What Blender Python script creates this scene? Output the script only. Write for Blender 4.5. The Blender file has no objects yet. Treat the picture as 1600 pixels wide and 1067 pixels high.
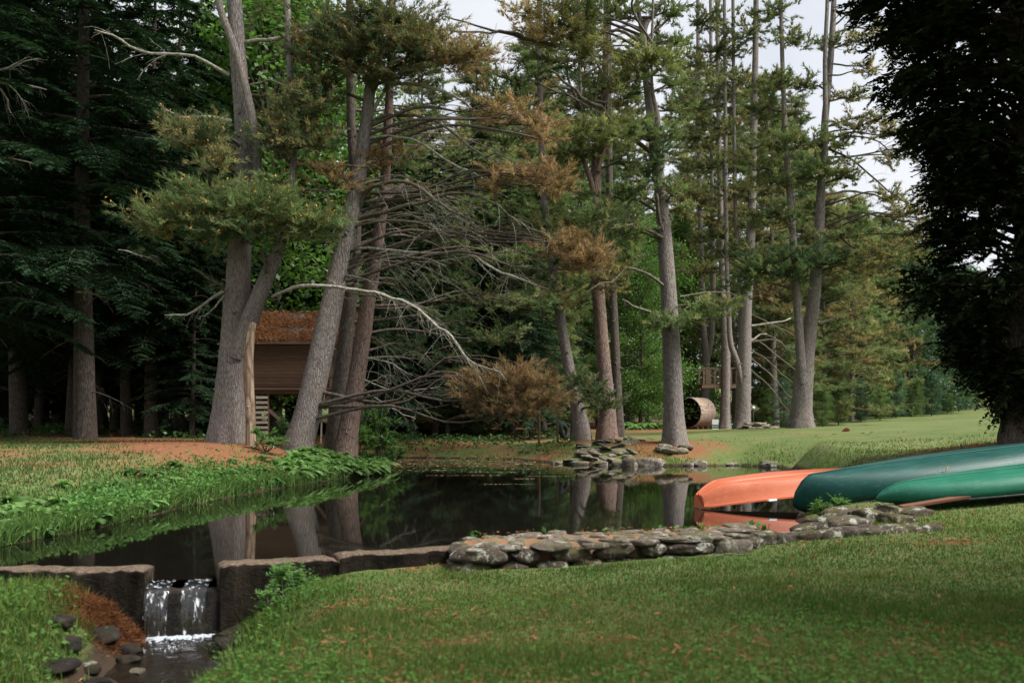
import bpy, bmesh, math
import numpy as np
from mathutils import Vector, Matrix, Euler

sc = bpy.context.scene
COL = sc.collection
R = math.radians

# ------------------------------------------------------------------ camera
EYE = 1.5                     # metres above the pond
FPX, CXP, HYP = 1556.0, 800.0, 645.0      # focal length, centre column and horizon row of the 1600 px photograph
cam_d = bpy.data.cameras.new('camera')
cam = bpy.data.objects.new('camera', cam_d)
COL.objects.link(cam)
cam.location = (0, 0, EYE)
cam.rotation_euler = (R(90), 0, 0)
cam_d.sensor_width = 36.0
cam_d.lens = FPX / 1600 * 36
cam_d.shift_y = (HYP - 533.5) / 1600
cam_d.clip_start = 0.1
cam_d.clip_end = 3000
cam_d.dof.use_dof = True
cam_d.dof.focus_distance = 26.0
cam_d.dof.aperture_fstop = 2.2
sc.camera = cam

# ------------------------------------------------------------------ light
SUN_AZ, SUN_EL = 112.0, 52.0        # degrees clockwise from +Y, degrees above the horizon
wd = bpy.data.worlds.new('World')
sc.world = wd
wd.use_nodes = True
nt = wd.node_tree
for n in list(nt.nodes):
    nt.nodes.remove(n)
out = nt.nodes.new('ShaderNodeOutputWorld')
bg = nt.nodes.new('ShaderNodeBackground')
bg.inputs['Strength'].default_value = 0.050
sky = nt.nodes.new('ShaderNodeTexSky')
sky.sky_type = 'NISHITA'
sky.sun_disc = False
sky.sun_elevation = R(SUN_EL)
sky.sun_rotation = R(SUN_AZ)
sky.dust_density = 2.0
tc = nt.nodes.new('ShaderNodeTexCoord')
nz = nt.nodes.new('ShaderNodeTexNoise')
nz.inputs['Scale'].default_value = 3.2
nz.inputs['Detail'].default_value = 6
nz.inputs['Roughness'].default_value = 0.55
rp = nt.nodes.new('ShaderNodeValToRGB')
rp.color_ramp.elements[0].position = 0.32
rp.color_ramp.elements[0].color = (0.72, 0.72, 0.72, 1)
rp.color_ramp.elements[1].position = 0.62
rp.color_ramp.elements[1].color = (1, 1, 1, 1)
cl = nt.nodes.new('ShaderNodeMix')
cl.data_type = 'RGBA'
cl.inputs[7].default_value = (6.1, 6.25, 6.6, 1)          # thin overcast
nt.links.new(tc.outputs['Generated'], nz.inputs['Vector'])
nt.links.new(nz.outputs['Fac'], rp.inputs['Fac'])
nt.links.new(rp.outputs['Color'], cl.inputs[0])
nt.links.new(sky.outputs['Color'], cl.inputs[6])
nt.links.new(cl.outputs[2], bg.inputs['Color'])
nt.links.new(bg.outputs['Background'], out.inputs['Surface'])

sun_d = bpy.data.lights.new('sun', 'SUN')
sun_d.energy = 2.9
sun_d.angle = R(28)
sun_d.color = (1.0, 0.97, 0.92)
sun = bpy.data.objects.new('sun', sun_d)
COL.objects.link(sun)
sdir = Vector((math.sin(R(SUN_AZ)) * math.cos(R(SUN_EL)), math.cos(R(SUN_AZ)) * math.cos(R(SUN_EL)), math.sin(R(SUN_EL))))
sun.rotation_euler = sdir.to_track_quat('Z', 'Y').to_euler()
sun.location = sdir * 60

sc.view_settings.view_transform = 'Standard'
sc.view_settings.look = 'None'
sc.view_settings.exposure = 1.6
sc.view_settings.gamma = 1.0
sc.render.engine = 'CYCLES'
cy = sc.cycles
cy.max_bounces = 6
cy.diffuse_bounces = 4
cy.glossy_bounces = 3
cy.transmission_bounces = 3
cy.transparent_max_bounces = 6
cy.caustics_reflective = False
cy.caustics_refractive = False
cy.use_denoising = True
cy.sample_clamp_indirect = 4.0

# ------------------------------------------------------------------ helpers
def P(px, py, Y):
    """point seen at photograph pixel (px, py), Y metres ahead"""
    return np.array(((px - CXP) / FPX * Y, Y, EYE - (py - HYP) / FPX * Y))

def XA(px, Y):
    return (px - CXP) / FPX * Y

def nrm(v):
    return v / np.maximum(np.linalg.norm(v, axis=-1, keepdims=True), 1e-9)

class Buf:
    """collects triangles and vertex colours, then links them as ONE mesh object"""
    def __init__(self):
        self.V, self.T, self.C, self.n = [], [], [], 0
    def add(self, V, T, C=(1, 1, 1)):
        V = np.asarray(V, dtype=np.float64).reshape(-1, 3)
        T = np.asarray(T, dtype=np.int64).reshape(-1, 3)
        C = np.asarray(C, dtype=np.float64)
        if C.ndim == 1:
            C = np.broadcast_to(C, (len(V), 3))
        self.V.append(V); self.T.append(T + self.n); self.C.append(C)
        self.n += len(V)
        return self
    def mesh(self, name, mat, smooth=True, origin=None):
        V = np.concatenate(self.V) if self.V else np.zeros((0, 3))
        T = np.concatenate(self.T) if self.T else np.zeros((0, 3), int)
        C = np.concatenate(self.C) if self.C else np.zeros((0, 3))
        if origin is not None:
            V = V - np.asarray(origin, float)
        me = bpy.data.meshes.new(name)
        me.vertices.add(len(V))
        me.vertices.foreach_set('co', V.astype(np.float32).ravel())
        me.loops.add(len(T) * 3)
        me.loops.foreach_set('vertex_index', T.astype(np.int32).ravel())
        me.polygons.add(len(T))
        me.polygons.foreach_set('loop_start', np.arange(0, len(T) * 3, 3, dtype=np.int32))
        if smooth:
            me.polygons.foreach_set('use_smooth', np.ones(len(T), dtype=bool))
        at = me.color_attributes.new('Col', 'FLOAT_COLOR', 'POINT')
        at.data.foreach_set('color', np.concatenate([C, np.ones((len(C), 1))], 1).astype(np.float32).ravel())
        me.update(calc_edges=True)
        me.materials.append(mat)
        return me
    def obj(self, name, mat, parent=None, smooth=True, origin=None):
        return link(name, self.mesh(name, mat, smooth, origin), parent)

def link(name, data, parent=None):
    o = bpy.data.objects.new(name, data)
    COL.objects.link(o)
    if parent is not None:
        o.parent = parent
    return o

def tag(o, label=None, cat=None, group=None, kind=None):
    if label: o['label'] = label
    if cat: o['category'] = cat
    if group: o['group'] = group
    if kind: o['kind'] = kind
    return o

def empty(name, loc=(0, 0, 0), rz=0.0, label=None, cat=None, group=None):
    o = bpy.data.objects.new(name, None)
    COL.objects.link(o)
    o.location = tuple(float(a) for a in loc)
    o.rotation_euler = (0, 0, rz)
    o.empty_display_size = 0.2
    return tag(o, label, cat, group)

def copy_tree(root, loc, rz=0.0, s=1.0, label=None, group=None):
    c = root.copy()
    COL.objects.link(c)
    c.location = tuple(float(a) for a in loc)
    c.rotation_euler = (0, 0, rz)
    c.scale = (s, s, s) if not isinstance(s, tuple) else s
    for ch in root.children:
        d = ch.copy(); COL.objects.link(d); d.parent = c
        for g in ch.children:
            e = g.copy(); COL.objects.link(e); e.parent = d
    if label: c['label'] = label
    if group: c['group'] = group
    return c

def curve(pts, n=12):
    """Catmull-Rom through control points (any number of columns)"""
    p = np.asarray(pts, float)
    if len(p) == 2:
        t = np.linspace(0, 1, n)[:, None]
        return p[0] * (1 - t) + p[1] * t
    q = np.vstack([2 * p[0] - p[1], p, 2 * p[-1] - p[-2]])
    seg = len(p) - 1
    u = np.linspace(0, seg, n)
    i = np.minimum(u.astype(int), seg - 1)
    t = (u - i)[:, None]
    a, b, c, d = q[i], q[i + 1], q[i + 2], q[i + 3]
    return 0.5 * ((2 * b) + (-a + c) * t + (2 * a - 5 * b + 4 * c - d) * t ** 2 + (-a + 3 * b - 3 * c + d) * t ** 3)

def tube(path, rad, sides=6, rng=None, rough=0.0, flare=None, cap=True):
    """tapered tube along a polyline; flare = (height, amount, lobes)"""
    p = np.asarray(path, float); n = len(p)
    r = np.broadcast_to(np.asarray(rad, float), (n,))
    t = nrm(np.gradient(p, axis=0))
    up = np.array((0, 0, 1.0)) if abs(t[0, 2]) < 0.9 else np.array((0, 1.0, 0))
    u = nrm(np.cross(t, up)); v = np.cross(t, u)
    if abs(t[0, 2]) >= 0.9:                       # keep the seam straight on upright trunks
        u = nrm(np.cross(np.array((0, 1.0, 0)), t)); v = np.cross(t, u)
    th = np.linspace(0, 2 * np.pi, sides, endpoint=False)
    rr = np.repeat(r[:, None], sides, 1)
    if rough and rng is not None:
        k = rng.integers(3, 9, 4); ph = rng.uniform(0, 6.28, (4, 1)) + np.cumsum(rng.normal(0, 0.22, (4, n)), 1)
        wob = sum(np.cos(k[i] * th[None, :] + ph[i][:, None]) for i in range(4)) * 0.35
        rr = rr * (1 + rough * wob + rough * 0.5 * rng.normal(0, 1, (n, sides)))
    if flare is not None:
        hh, am, lobes, ph0 = flare
        d = np.concatenate([[0], np.cumsum(np.linalg.norm(np.diff(p, axis=0), axis=1))])
        f = np.exp(-d / hh)[:, None]
        rr = rr * (1 + am * f * (0.55 + 0.45 * np.cos(lobes * th[None, :] + ph0) + 0.25 * np.cos((lobes - 2) * th[None, :] + 2 * ph0)))
    V = p[:, None, :] + rr[..., None] * (np.cos(th)[None, :, None] * u[:, None, :] + np.sin(th)[None, :, None] * v[:, None, :])
    i = np.arange(n - 1)[:, None] * sides; j = np.arange(sides)[None, :]; j2 = (j + 1) % sides
    a, b, c, d = (i + j), (i + j2), (i + sides + j2), (i + sides + j)
    T = np.concatenate([np.stack([a, b, c], -1).reshape(-1, 3), np.stack([a, c, d], -1).reshape(-1, 3)])
    V = V.reshape(-1, 3)
    if cap:
        V = np.vstack([V, p[-1] + t[-1] * r[-1] * 0.5])
        e = (n - 1) * sides
        T = np.vstack([T, np.stack([e + np.arange(sides), e + (np.arange(sides) + 1) % sides, np.full(sides, len(V) - 1)], -1)])
    return V, T

def tufts(rng, c, d, length, k, spread, width, col, jit=0.03):
    """k needles (thin triangles) fanning out of every centre; col (n,3)"""
    n = len(c)
    dd = nrm(d[:, None, :] + rng.normal(0, spread, (n, k, 3)))
    L = np.broadcast_to(np.asarray(length, float), (n,))[:, None, None] * rng.uniform(0.65, 1.15, (n, k, 1))
    b = c[:, None, :] + rng.normal(0, jit, (n, k, 3))
    s = nrm(np.cross(dd, rng.normal(0, 1, (n, k, 3)))) * np.broadcast_to(np.asarray(width, float), (n,))[:, None, None] * 0.5
    V = np.stack([b - s, b + s, b + dd * L], 2).reshape(-1, 3)
    T = np.arange(n * k * 3).reshape(-1, 3)
    cc = np.repeat(col * rng.uniform(0.82, 1.18, (n, 1)), k * 3, 0)
    return V, T, cc

def sprays(rng, s, d, L, k, leaf, width, droop, col, flat=(0, 0, 1.0), ang=0.9, taper=0.55):
    """flat two-ranked twigs: k leaf triangles along each of the n twigs"""
    n = len(s)
    d = nrm(d)
    L = np.broadcast_to(np.asarray(L, float), (n,))
    side = nrm(np.cross(d, np.asarray(flat, float) + rng.normal(0, 0.25, (n, 3))))
    t = (np.arange(k) + 0.5) / k
    t = t[None, :] + rng.normal(0, 0.02, (n, k))
    pos = s[:, None, :] + d[:, None, :] * (L[:, None] * t)[..., None]
    pos[..., 2] -= droop * L[:, None] * t ** 2
    sg = np.where(np.arange(k) % 2 == 0, 1.0, -1.0)[None, :, None]
    ld = nrm(d[:, None, :] * (1 - ang * 0.5) + side[:, None, :] * sg * ang + rng.normal(0, 0.16, (n, k, 3)))
    ld[..., 2] -= 0.15
    ll = leaf * (1 - taper * t)[..., None] * rng.uniform(0.75, 1.25, (n, k, 1))
    w = nrm(np.cross(ld, np.asarray(flat, float) + rng.normal(0, 0.3, (n, k, 3)))) * width * 0.5 * (1 - 0.4 * t)[..., None]
    V = np.stack([pos - w, pos + w, pos + ld * ll], 2).reshape(-1, 3)
    T = np.arange(n * k * 3).reshape(-1, 3)
    cc = np.repeat(col * rng.uniform(0.8, 1.2, (n, 1)), k * 3, 0)
    return V, T, cc

def leaves(rng, c, size, col, up=0.5):
    """one kite-shaped leaf of two triangles at each centre"""
    n = len(c)
    nor = nrm(rng.normal(0, 1, (n, 3)) + np.array((0, 0, up * 2)))
    a = nrm(np.cross(nor, rng.normal(0, 1, (n, 3)))); b = np.cross(nor, a)
    s = np.broadcast_to(np.asarray(size, float), (n,))[:, None] * rng.uniform(0.7, 1.3, (n, 1))
    V = np.stack([c - a * s * 0.5, c + b * s * 0.3 + nor * s * 0.06, c + a * s * 0.55, c - b * s * 0.3 + nor * s * 0.06], 1).reshape(-1, 3)
    i = np.arange(n)[:, None] * 4
    T = np.concatenate([i + np.array([[0, 3, 1]]), i + np.array([[1, 3, 2]])])
    cc = np.repeat(col * rng.uniform(0.75, 1.25, (n, 1)), 4, 0)
    return V, T, cc

def mixcol(rng, n, a, b, p):
    m = np.clip(rng.normal(p, 0.22, (n, 1)), 0, 1)
    return np.asarray(a)[None] * (1 - m) + np.asarray(b)[None] * m

# ------------------------------------------------------------------ materials
def newmat(name):
    m = bpy.data.materials.new(name)
    m.use_nodes = True
    t = m.node_tree
    for n in list(t.nodes):
        t.nodes.remove(n)
    o = t.nodes.new('ShaderNodeOutputMaterial')
    return m, t, o

class G:
    """small node-graph helper"""
    def __init__(self, t): self.t = t
    def n(self, kind, **kw):
        x = self.t.nodes.new('ShaderNode' + kind)
        for k, v in kw.items(): setattr(x, k, v)
        return x
    def l(self, a, b): self.t.links.new(a, b)
    def coord(self, which='Object', scale=(1, 1, 1)):
        if which == 'Position':
            s = self.n('NewGeometry').outputs['Position']
        else:
            s = self.n('TexCoord').outputs[which]
        m = self.n('Mapping'); m.inputs['Scale'].default_value = scale
        self.l(s, m.inputs['Vector'])
        return m.outputs['Vector']
    def noise(self, vec, scale, detail=4, rough=0.6, dist=0.0):
        x = self.n('TexNoise')
        x.inputs['Scale'].default_value = scale; x.inputs['Detail'].default_value = detail
        x.inputs['Roughness'].default_value = rough; x.inputs['Distortion'].default_value = dist
        if vec is not None: self.l(vec, x.inputs['Vector'])
        return x.outputs['Fac']
    def ramp(self, fac, stops):
        x = self.n('ValToRGB'); cr = x.color_ramp
        while len(cr.elements) < len(stops): cr.elements.new(0.5)
        for e, (p, c) in zip(cr.elements, stops):
            e.position = p
            e.color = (c, c, c, 1) if isinstance(c, (int, float)) else (*c, 1)
        self.l(fac, x.inputs['Fac'])
        return x.outputs['Color']
    def mix(self, fac, a, b, blend='MIX'):
        x = self.n('Mix', data_type='RGBA', blend_type=blend)
        for s, v in ((x.inputs[0], fac), (x.inputs[6], a), (x.inputs[7], b)):
            if hasattr(v, 'type'): self.l(v, s)
            elif isinstance(v, (int, float)): s.default_value = v
            else: s.default_value = (*v, 1)
        return x.outputs[2]
    def math(self, op, a, b=0.0):
        x = self.n('Math', operation=op)
        for s, v in ((x.inputs[0], a), (x.inputs[1], b)):
            if hasattr(v, 'type'): self.l(v, s)
            else: s.default_value = v
        return x.outputs[0]
    def bump(self, h, strength, dist=0.02):
        x = self.n('Bump'); x.inputs['Strength'].default_value = strength; x.inputs['Distance'].default_value = dist
        self.l(h, x.inputs['Height'])
        return x.outputs['Normal']
    def attr(self, name):
        return self.n('Attribute', attribute_name=name)
    def principled(self, out, col, rough=0.8, spec=0.3, normal=None, **kw):
        b = self.n('BsdfPrincipled')
        if hasattr(col, 'type'): self.l(col, b.inputs['Base Color'])
        else: b.inputs['Base Color'].default_value = (*col, 1)
        if hasattr(rough, 'type'): self.l(rough, b.inputs['Roughness'])
        else: b.inputs['Roughness'].default_value = rough
        b.inputs['Specular IOR Level'].default_value = spec
        for k, v in kw.items():
            b.inputs[k].default_value = v
        if normal is not None: self.l(normal, b.inputs['Normal'])
        self.l(b.outputs['BSDF'], out.inputs['Surface'])
        return b

def leaf_mat(name, trans=0.3, gloss=0.0, vary=0.25):
    m, t, o = newmat(name); g = G(t)
    col = g.attr('Col').outputs['Color']
    hsv = g.n('HueSaturation')
    rnd = g.n('ObjectInfo').outputs['Random']
    g.l(g.math('ADD', g.math('MULTIPLY', rnd, vary * 2), 1 - vary), hsv.inputs['Value'])
    g.l(g.math('ADD', g.math('MULTIPLY', rnd, 0.02), 0.49), hsv.inputs['Hue'])
    g.l(col, hsv.inputs['Color'])
    d = g.n('BsdfDiffuse'); tr = g.n('BsdfTranslucent'); mx = g.n('MixShader')
    g.l(hsv.outputs['Color'], d.inputs['Color'])
    g.l(g.mix(1.0, hsv.outputs['Color'], (1.1, 1.25, 0.8), 'MULTIPLY'), tr.inputs['Color'])
    mx.inputs[0].default_value = trans
    g.l(d.outputs[0], mx.inputs[1]); g.l(tr.outputs[0], mx.inputs[2])
    last = mx.outputs[0]
    if gloss:
        gl = g.n('BsdfGlossy'); gl.inputs['Roughness'].default_value = 0.45
        m2 = g.n('MixShader'); m2.inputs[0].default_value = gloss
        g.l(last, m2.inputs[1]); g.l(gl.outputs[0], m2.inputs[2]); last = m2.outputs[0]
    g.l(last, o.inputs['Surface'])
    return m

def bark_mat(name, dark, light, lichen=(0.33, 0.34, 0.27), amount=0.35, scale=(21, 21, 3.2), strength=0.9):
    m, t, o = newmat(name); g = G(t)
    v = g.coord('Object', scale)
    n1 = g.noise(v, 1.6, 7, 0.68, 0.6)
    vo = g.n('TexVoronoi', feature='DISTANCE_TO_EDGE'); vo.inputs['Scale'].default_value = 1.5
    g.l(v, vo.inputs['Vector'])
    crack = g.ramp(vo.outputs['Distance'], [(0.0, 0.25), (0.2, 1.0)])
    h = g.math('ADD', g.math('MULTIPLY', n1, 0.7), g.math('MULTIPLY', crack, 0.5))
    base = g.mix(g.ramp(h, [(0.45, 0.0), (0.95, 1.0)]), dark, light)
    big = g.noise(g.coord('Object', (1.1, 1.1, 0.5)), 1.3, 4, 0.6)
    base = g.mix(g.ramp(big, [(0.35, 0.0), (0.7, 0.45)]), base, tuple(0.5 * (a + b) * f for a, b, f in zip(dark, light, (1.15, 0.98, 0.85))))
    li = g.noise(g.coord('Object', (3.5, 3.5, 3.0)), 2.2, 6, 0.7)
    base = g.mix(g.math('MULTIPLY', g.ramp(li, [(0.54, 0.0), (0.7, 1.0)]), amount), base, lichen)
    g.principled(o, base, 0.9, 0.15, g.bump(h, strength, 0.035))
    return m

def branch_mat(name, a, b, c):
    m, t, o = newmat(name); g = G(t)
    v = g.coord('Object', (6, 6, 6))
    n1 = g.noise(v, 2.5, 6, 0.7)
    col = g.mix(g.ramp(n1, [(0.36, 0.0), (0.6, 1.0)]), a, b)
    n2 = g.noise(g.coord('Object', (1.3, 1.3, 1.3)), 1.7, 3, 0.6)
    col = g.mix(g.ramp(n2, [(0.5, 0.0), (0.68, 0.8)]), col, c)
    g.principled(o, col, 0.9, 0.15, g.bump(n1, 0.6, 0.02))
    return m

def stone_mat(name, a, b, lichen, moss):
    m, t, o = newmat(name); g = G(t)
    oi = g.n('ObjectInfo').outputs['Random']
    v = g.coord('Position', (1, 1, 1))
    n1 = g.noise(v, 11, 9, 0.75, 0.5); n2 = g.noise(v, 7.0, 7, 0.75, 0.3); n3 = g.noise(v, 4.0, 7, 0.75); n4 = g.noise(v, 60, 4, 0.7)
    col = g.mix(g.ramp(n1, [(0.34, 0.0), (0.66, 1.0)]), a, b)
    col = g.mix(g.ramp(n4, [(0.35, 0.55), (0.6, 0.0)]), col, tuple(x * 0.35 for x in a))
    col = g.mix(g.math('MULTIPLY', oi, 0.4), col, tuple(x * y for x, y in zip(a, (0.75, 0.6, 0.5))))
    col = g.mix(g.ramp(n2, [(0.535, 0.0), (0.585, 0.85)]), col, lichen)
    up = g.n('SeparateXYZ'); g.l(g.n('NewGeometry').outputs['Normal'], up.inputs[0])
    mo = g.math('MULTIPLY', g.ramp(n3, [(0.47, 0.0), (0.58, 1.0)]), g.ramp(up.outputs['Z'], [(0.0, 0.25), (0.8, 0.9)]))
    col = g.mix(mo, col, moss)
    g.principled(o, col, 0.88, 0.25, g.bump(g.math('ADD', n1, g.math('MULTIPLY', n4, 0.25)), 1.0, 0.05))
    return m

def paint_mat(name, col, wear, rough=0.35, edge=(0.3, 0.3, 0.28), spec=0.32, coat=0.0):
    m, t, o = newmat(name); g = G(t)
    v = g.coord('Object', (1, 1, 1))
    n1 = g.noise(v, 2.0, 6, 0.7); n2 = g.noise(g.coord('Object', (0.7, 14, 14)), 3.0, 5, 0.75); n3 = g.noise(v, 40, 3, 0.6)
    c = g.mix(g.ramp(n1, [(0.3, 0.0), (0.75, 1.0)]), col, wear)
    c = g.mix(g.math('MULTIPLY', g.ramp(n2, [(0.56, 0.0), (0.68, 1.0)]), 0.5), c, edge)
    r = g.math('ADD', g.math('MULTIPLY', n1, 0.25), rough - 0.1)
    b = g.principled(o, c, r, spec, g.bump(g.math('ADD', n3, g.math('MULTIPLY', n1, 2.0)), 0.08, 0.02))
    b.inputs['Coat Weight'].default_value = coat
    b.inputs['Coat Roughness'].default_value = 0.2
    return m

def wood_mat(name, a, b, rough=0.85, grain=(1.2, 14, 14)):
    m, t, o = newmat(name); g = G(t)
    oi = g.n('ObjectInfo').outputs['Random']
    v = g.coord('Position', grain)
    n1 = g.noise(v, 2.2, 6, 0.7, 0.3)
    c = g.mix(g.ramp(n1, [(0.3, 0.0), (0.72, 1.0)]), a, b)
    c = g.mix(g.math('MULTIPLY', oi, 0.5), c, tuple(x * 0.6 for x in a))
    g.principled(o, c, rough, 0.2, g.bump(n1, 0.5, 0.01))
    return m

M = {}
M['bark'] = bark_mat('pine bark', (0.085, 0.073, 0.067), (0.275, 0.248, 0.232))
M['bark_red'] = bark_mat('reddish pine bark', (0.065, 0.045, 0.038), (0.26, 0.19, 0.16), amount=0.25)
M['bark_dark'] = bark_mat('dark bark', (0.03, 0.025, 0.022), (0.12, 0.10, 0.085), amount=0.2, strength=0.6)
M['dead_trunk'] = bark_mat('bare dead trunk', (0.10, 0.065, 0.04), (0.30, 0.23, 0.17), amount=0.3, scale=(6, 6, 1.2))
M['limb'] = branch_mat('lichened limb', (0.045, 0.036, 0.028), (0.15, 0.145, 0.10), (0.09, 0.05, 0.035))
M['limb_pale'] = branch_mat('pale dead limb', (0.10, 0.085, 0.065), (0.34, 0.335, 0.28), (0.19, 0.15, 0.11))
M['limb_dark'] = branch_mat('dark live limb', (0.035, 0.028, 0.023), (0.12, 0.10, 0.08), (0.07, 0.05, 0.04))
M['needles'] = leaf_mat('pine needles', 0.42)
M['hemlock'] = leaf_mat('hemlock needles', 0.22)
M['leaf'] = leaf_mat('broad leaves', 0.5, 0.03)
M['dark_leaf'] = leaf_mat('dark evergreen leaves', 0.12, 0.02, 0.1)
M['grass'] = leaf_mat('grass', 0.35, 0.0, 0.0)
M['fern'] = leaf_mat('fern', 0.4, 0.02, 0.18)
M['litter'] = leaf_mat('dry litter', 0.1, 0.0, 0.0)
M['stone'] = stone_mat('field stone', (0.085, 0.066, 0.052), (0.31, 0.26, 0.215), (0.38, 0.38, 0.31), (0.10, 0.10, 0.035))
M['stone_dark'] = stone_mat('wet dark stone', (0.009, 0.008, 0.007), (0.033, 0.028, 0.024), (0.045, 0.038, 0.028), (0.03, 0.022, 0.009))
M['stone_wall'] = stone_mat('lichened wall stone', (0.03, 0.022, 0.016), (0.16, 0.125, 0.095), (0.42, 0.43, 0.36), (0.085, 0.075, 0.02))
m, t, o = newmat('stained dam concrete with shaded faces'); g = G(t)
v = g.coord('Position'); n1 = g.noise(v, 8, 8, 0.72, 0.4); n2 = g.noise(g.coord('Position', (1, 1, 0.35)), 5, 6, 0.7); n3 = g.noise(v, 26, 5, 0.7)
c = g.mix(g.ramp(n2, [(0.3, 0.0), (0.7, 1.0)]), (0.005, 0.0045, 0.0035), (0.026, 0.020, 0.014))  # upright faces: wet staining, with shade also put into the dark colour
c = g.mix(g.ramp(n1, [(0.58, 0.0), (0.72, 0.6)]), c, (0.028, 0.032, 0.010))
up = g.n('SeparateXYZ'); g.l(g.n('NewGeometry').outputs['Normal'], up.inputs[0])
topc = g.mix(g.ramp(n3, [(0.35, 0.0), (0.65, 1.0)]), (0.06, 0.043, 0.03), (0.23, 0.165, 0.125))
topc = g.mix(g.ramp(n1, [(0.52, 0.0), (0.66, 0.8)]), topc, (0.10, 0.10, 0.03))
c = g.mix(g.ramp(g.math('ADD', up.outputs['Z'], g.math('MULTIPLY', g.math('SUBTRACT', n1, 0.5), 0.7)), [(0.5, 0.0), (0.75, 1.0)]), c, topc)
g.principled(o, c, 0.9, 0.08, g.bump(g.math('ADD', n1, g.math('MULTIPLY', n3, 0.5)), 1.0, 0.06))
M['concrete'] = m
M['teal'] = paint_mat('dark green canoe hull', (0.0015, 0.036, 0.029), (0.003, 0.058, 0.047), 0.46, (0.06, 0.17, 0.145))
M['green'] = paint_mat('green canoe hull', (0.004, 0.085, 0.048), (0.011, 0.125, 0.075), 0.46, (0.11, 0.22, 0.16))
M['orange'] = paint_mat('orange boat hull', (0.42, 0.098, 0.040), (0.47, 0.125, 0.055), 0.45, (0.6, 0.27, 0.16))
M['cabin_wood'] = wood_mat('weathered boards', (0.085, 0.05, 0.032), (0.20, 0.125, 0.085))
M['cabin_post'] = wood_mat('weathered posts', (0.10, 0.065, 0.045), (0.2, 0.14, 0.1), grain=(14, 14, 1.2))
M['pale_wood'] = wood_mat('pale boards', (0.28, 0.23, 0.18), (0.46, 0.40, 0.33))
M['cedar'] = wood_mat('cedar staves', (0.36, 0.25, 0.18), (0.56, 0.43, 0.33))
M['board_red'] = wood_mat('reddish board', (0.12, 0.05, 0.03), (0.22, 0.1, 0.06))
M['steel'] = paint_mat('steel band', (0.45, 0.45, 0.45), (0.55, 0.55, 0.55), 0.4)
M['white'] = paint_mat('white plastic', (0.7, 0.7, 0.7), (0.75, 0.75, 0.75), 0.5)
M['rubber'] = paint_mat('black rubber', (0.012, 0.012, 0.013), (0.02, 0.02, 0.02), 0.6)
M['hose'] = paint_mat('green hose', (0.01, 0.22, 0.12), (0.02, 0.28, 0.16), 0.5)
m, t, o = newmat('dark glass'); g = G(t)
g.principled(o, (0.006, 0.006, 0.007), 0.22, 0.3)
M['glass'] = m
m, t, o = newmat('shingles'); g = G(t)
n1 = g.noise(g.coord('Position'), 12, 5, 0.7)
g.principled(o, g.mix(n1, (0.05, 0.05, 0.052), (0.13, 0.125, 0.12)), 0.95, 0.2)
M['shingle'] = m

# pond: dark, still, peat-brown water
m, t, o = newmat('pond water'); g = G(t)
n1 = g.noise(g.coord('Position', (1.0, 0.35, 1)), 2.0, 2, 0.5); n2 = g.noise(g.coord('Position', (1.0, 0.3, 1)), 9.0, 2, 0.5)
g.principled(o, (0.006, 0.0055, 0.004), 0.035, 0.5, g.bump(g.math('ADD', n1, g.math('MULTIPLY', n2, 0.2)), 0.022, 0.05), IOR=1.33)
M['water'] = m
m, t, o = newmat('stream water'); g = G(t)
n1 = g.noise(g.coord('Position', (1.0, 0.6, 1)), 9.0, 4, 0.6, 1.0)
g.principled(o, (0.012, 0.009, 0.006), 0.06, 0.5, g.bump(n1, 0.5, 0.05), IOR=1.33)
M['stream'] = m
m, t, o = newmat('falling water'); g = G(t)
n1 = g.noise(g.coord('Position', (1, 1, 0.07)), 26.0, 4, 0.65, 0.3)
n2 = g.noise(g.coord('Position', (1, 1, 0.6)), 34.0, 3, 0.6)
fac = g.ramp(g.math('ADD', g.math('MULTIPLY', n1, 0.75), g.math('MULTIPLY', n2, 0.25)), [(0.545, 0.0), (0.64, 1.0)])
gl = g.n('BsdfGlossy'); gl.inputs['Roughness'].default_value = 0.12
gl.inputs['Color'].default_value = (0.9, 0.95, 1, 1)
tr = g.n('BsdfTransparent'); mx = g.n('MixShader'); mx.inputs[0].default_value = 0.05
g.l(tr.outputs[0], mx.inputs[1]); g.l(gl.outputs[0], mx.inputs[2])
df = g.n('BsdfDiffuse'); df.inputs['Color'].default_value = (0.85, 0.88, 0.92, 1)
m2 = g.n('MixShader'); g.l(g.math('MULTIPLY', fac, 0.65), m2.inputs[0]); g.l(mx.outputs[0], m2.inputs[1]); g.l(df.outputs[0], m2.inputs[2])
g.l(m2.outputs[0], o.inputs['Surface'])
M['fall'] = m
m, t, o = newmat('foam'); g = G(t)
g.principled(o, (0.34, 0.37, 0.40), 0.7, 0.2)
M['foam'] = m
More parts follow.
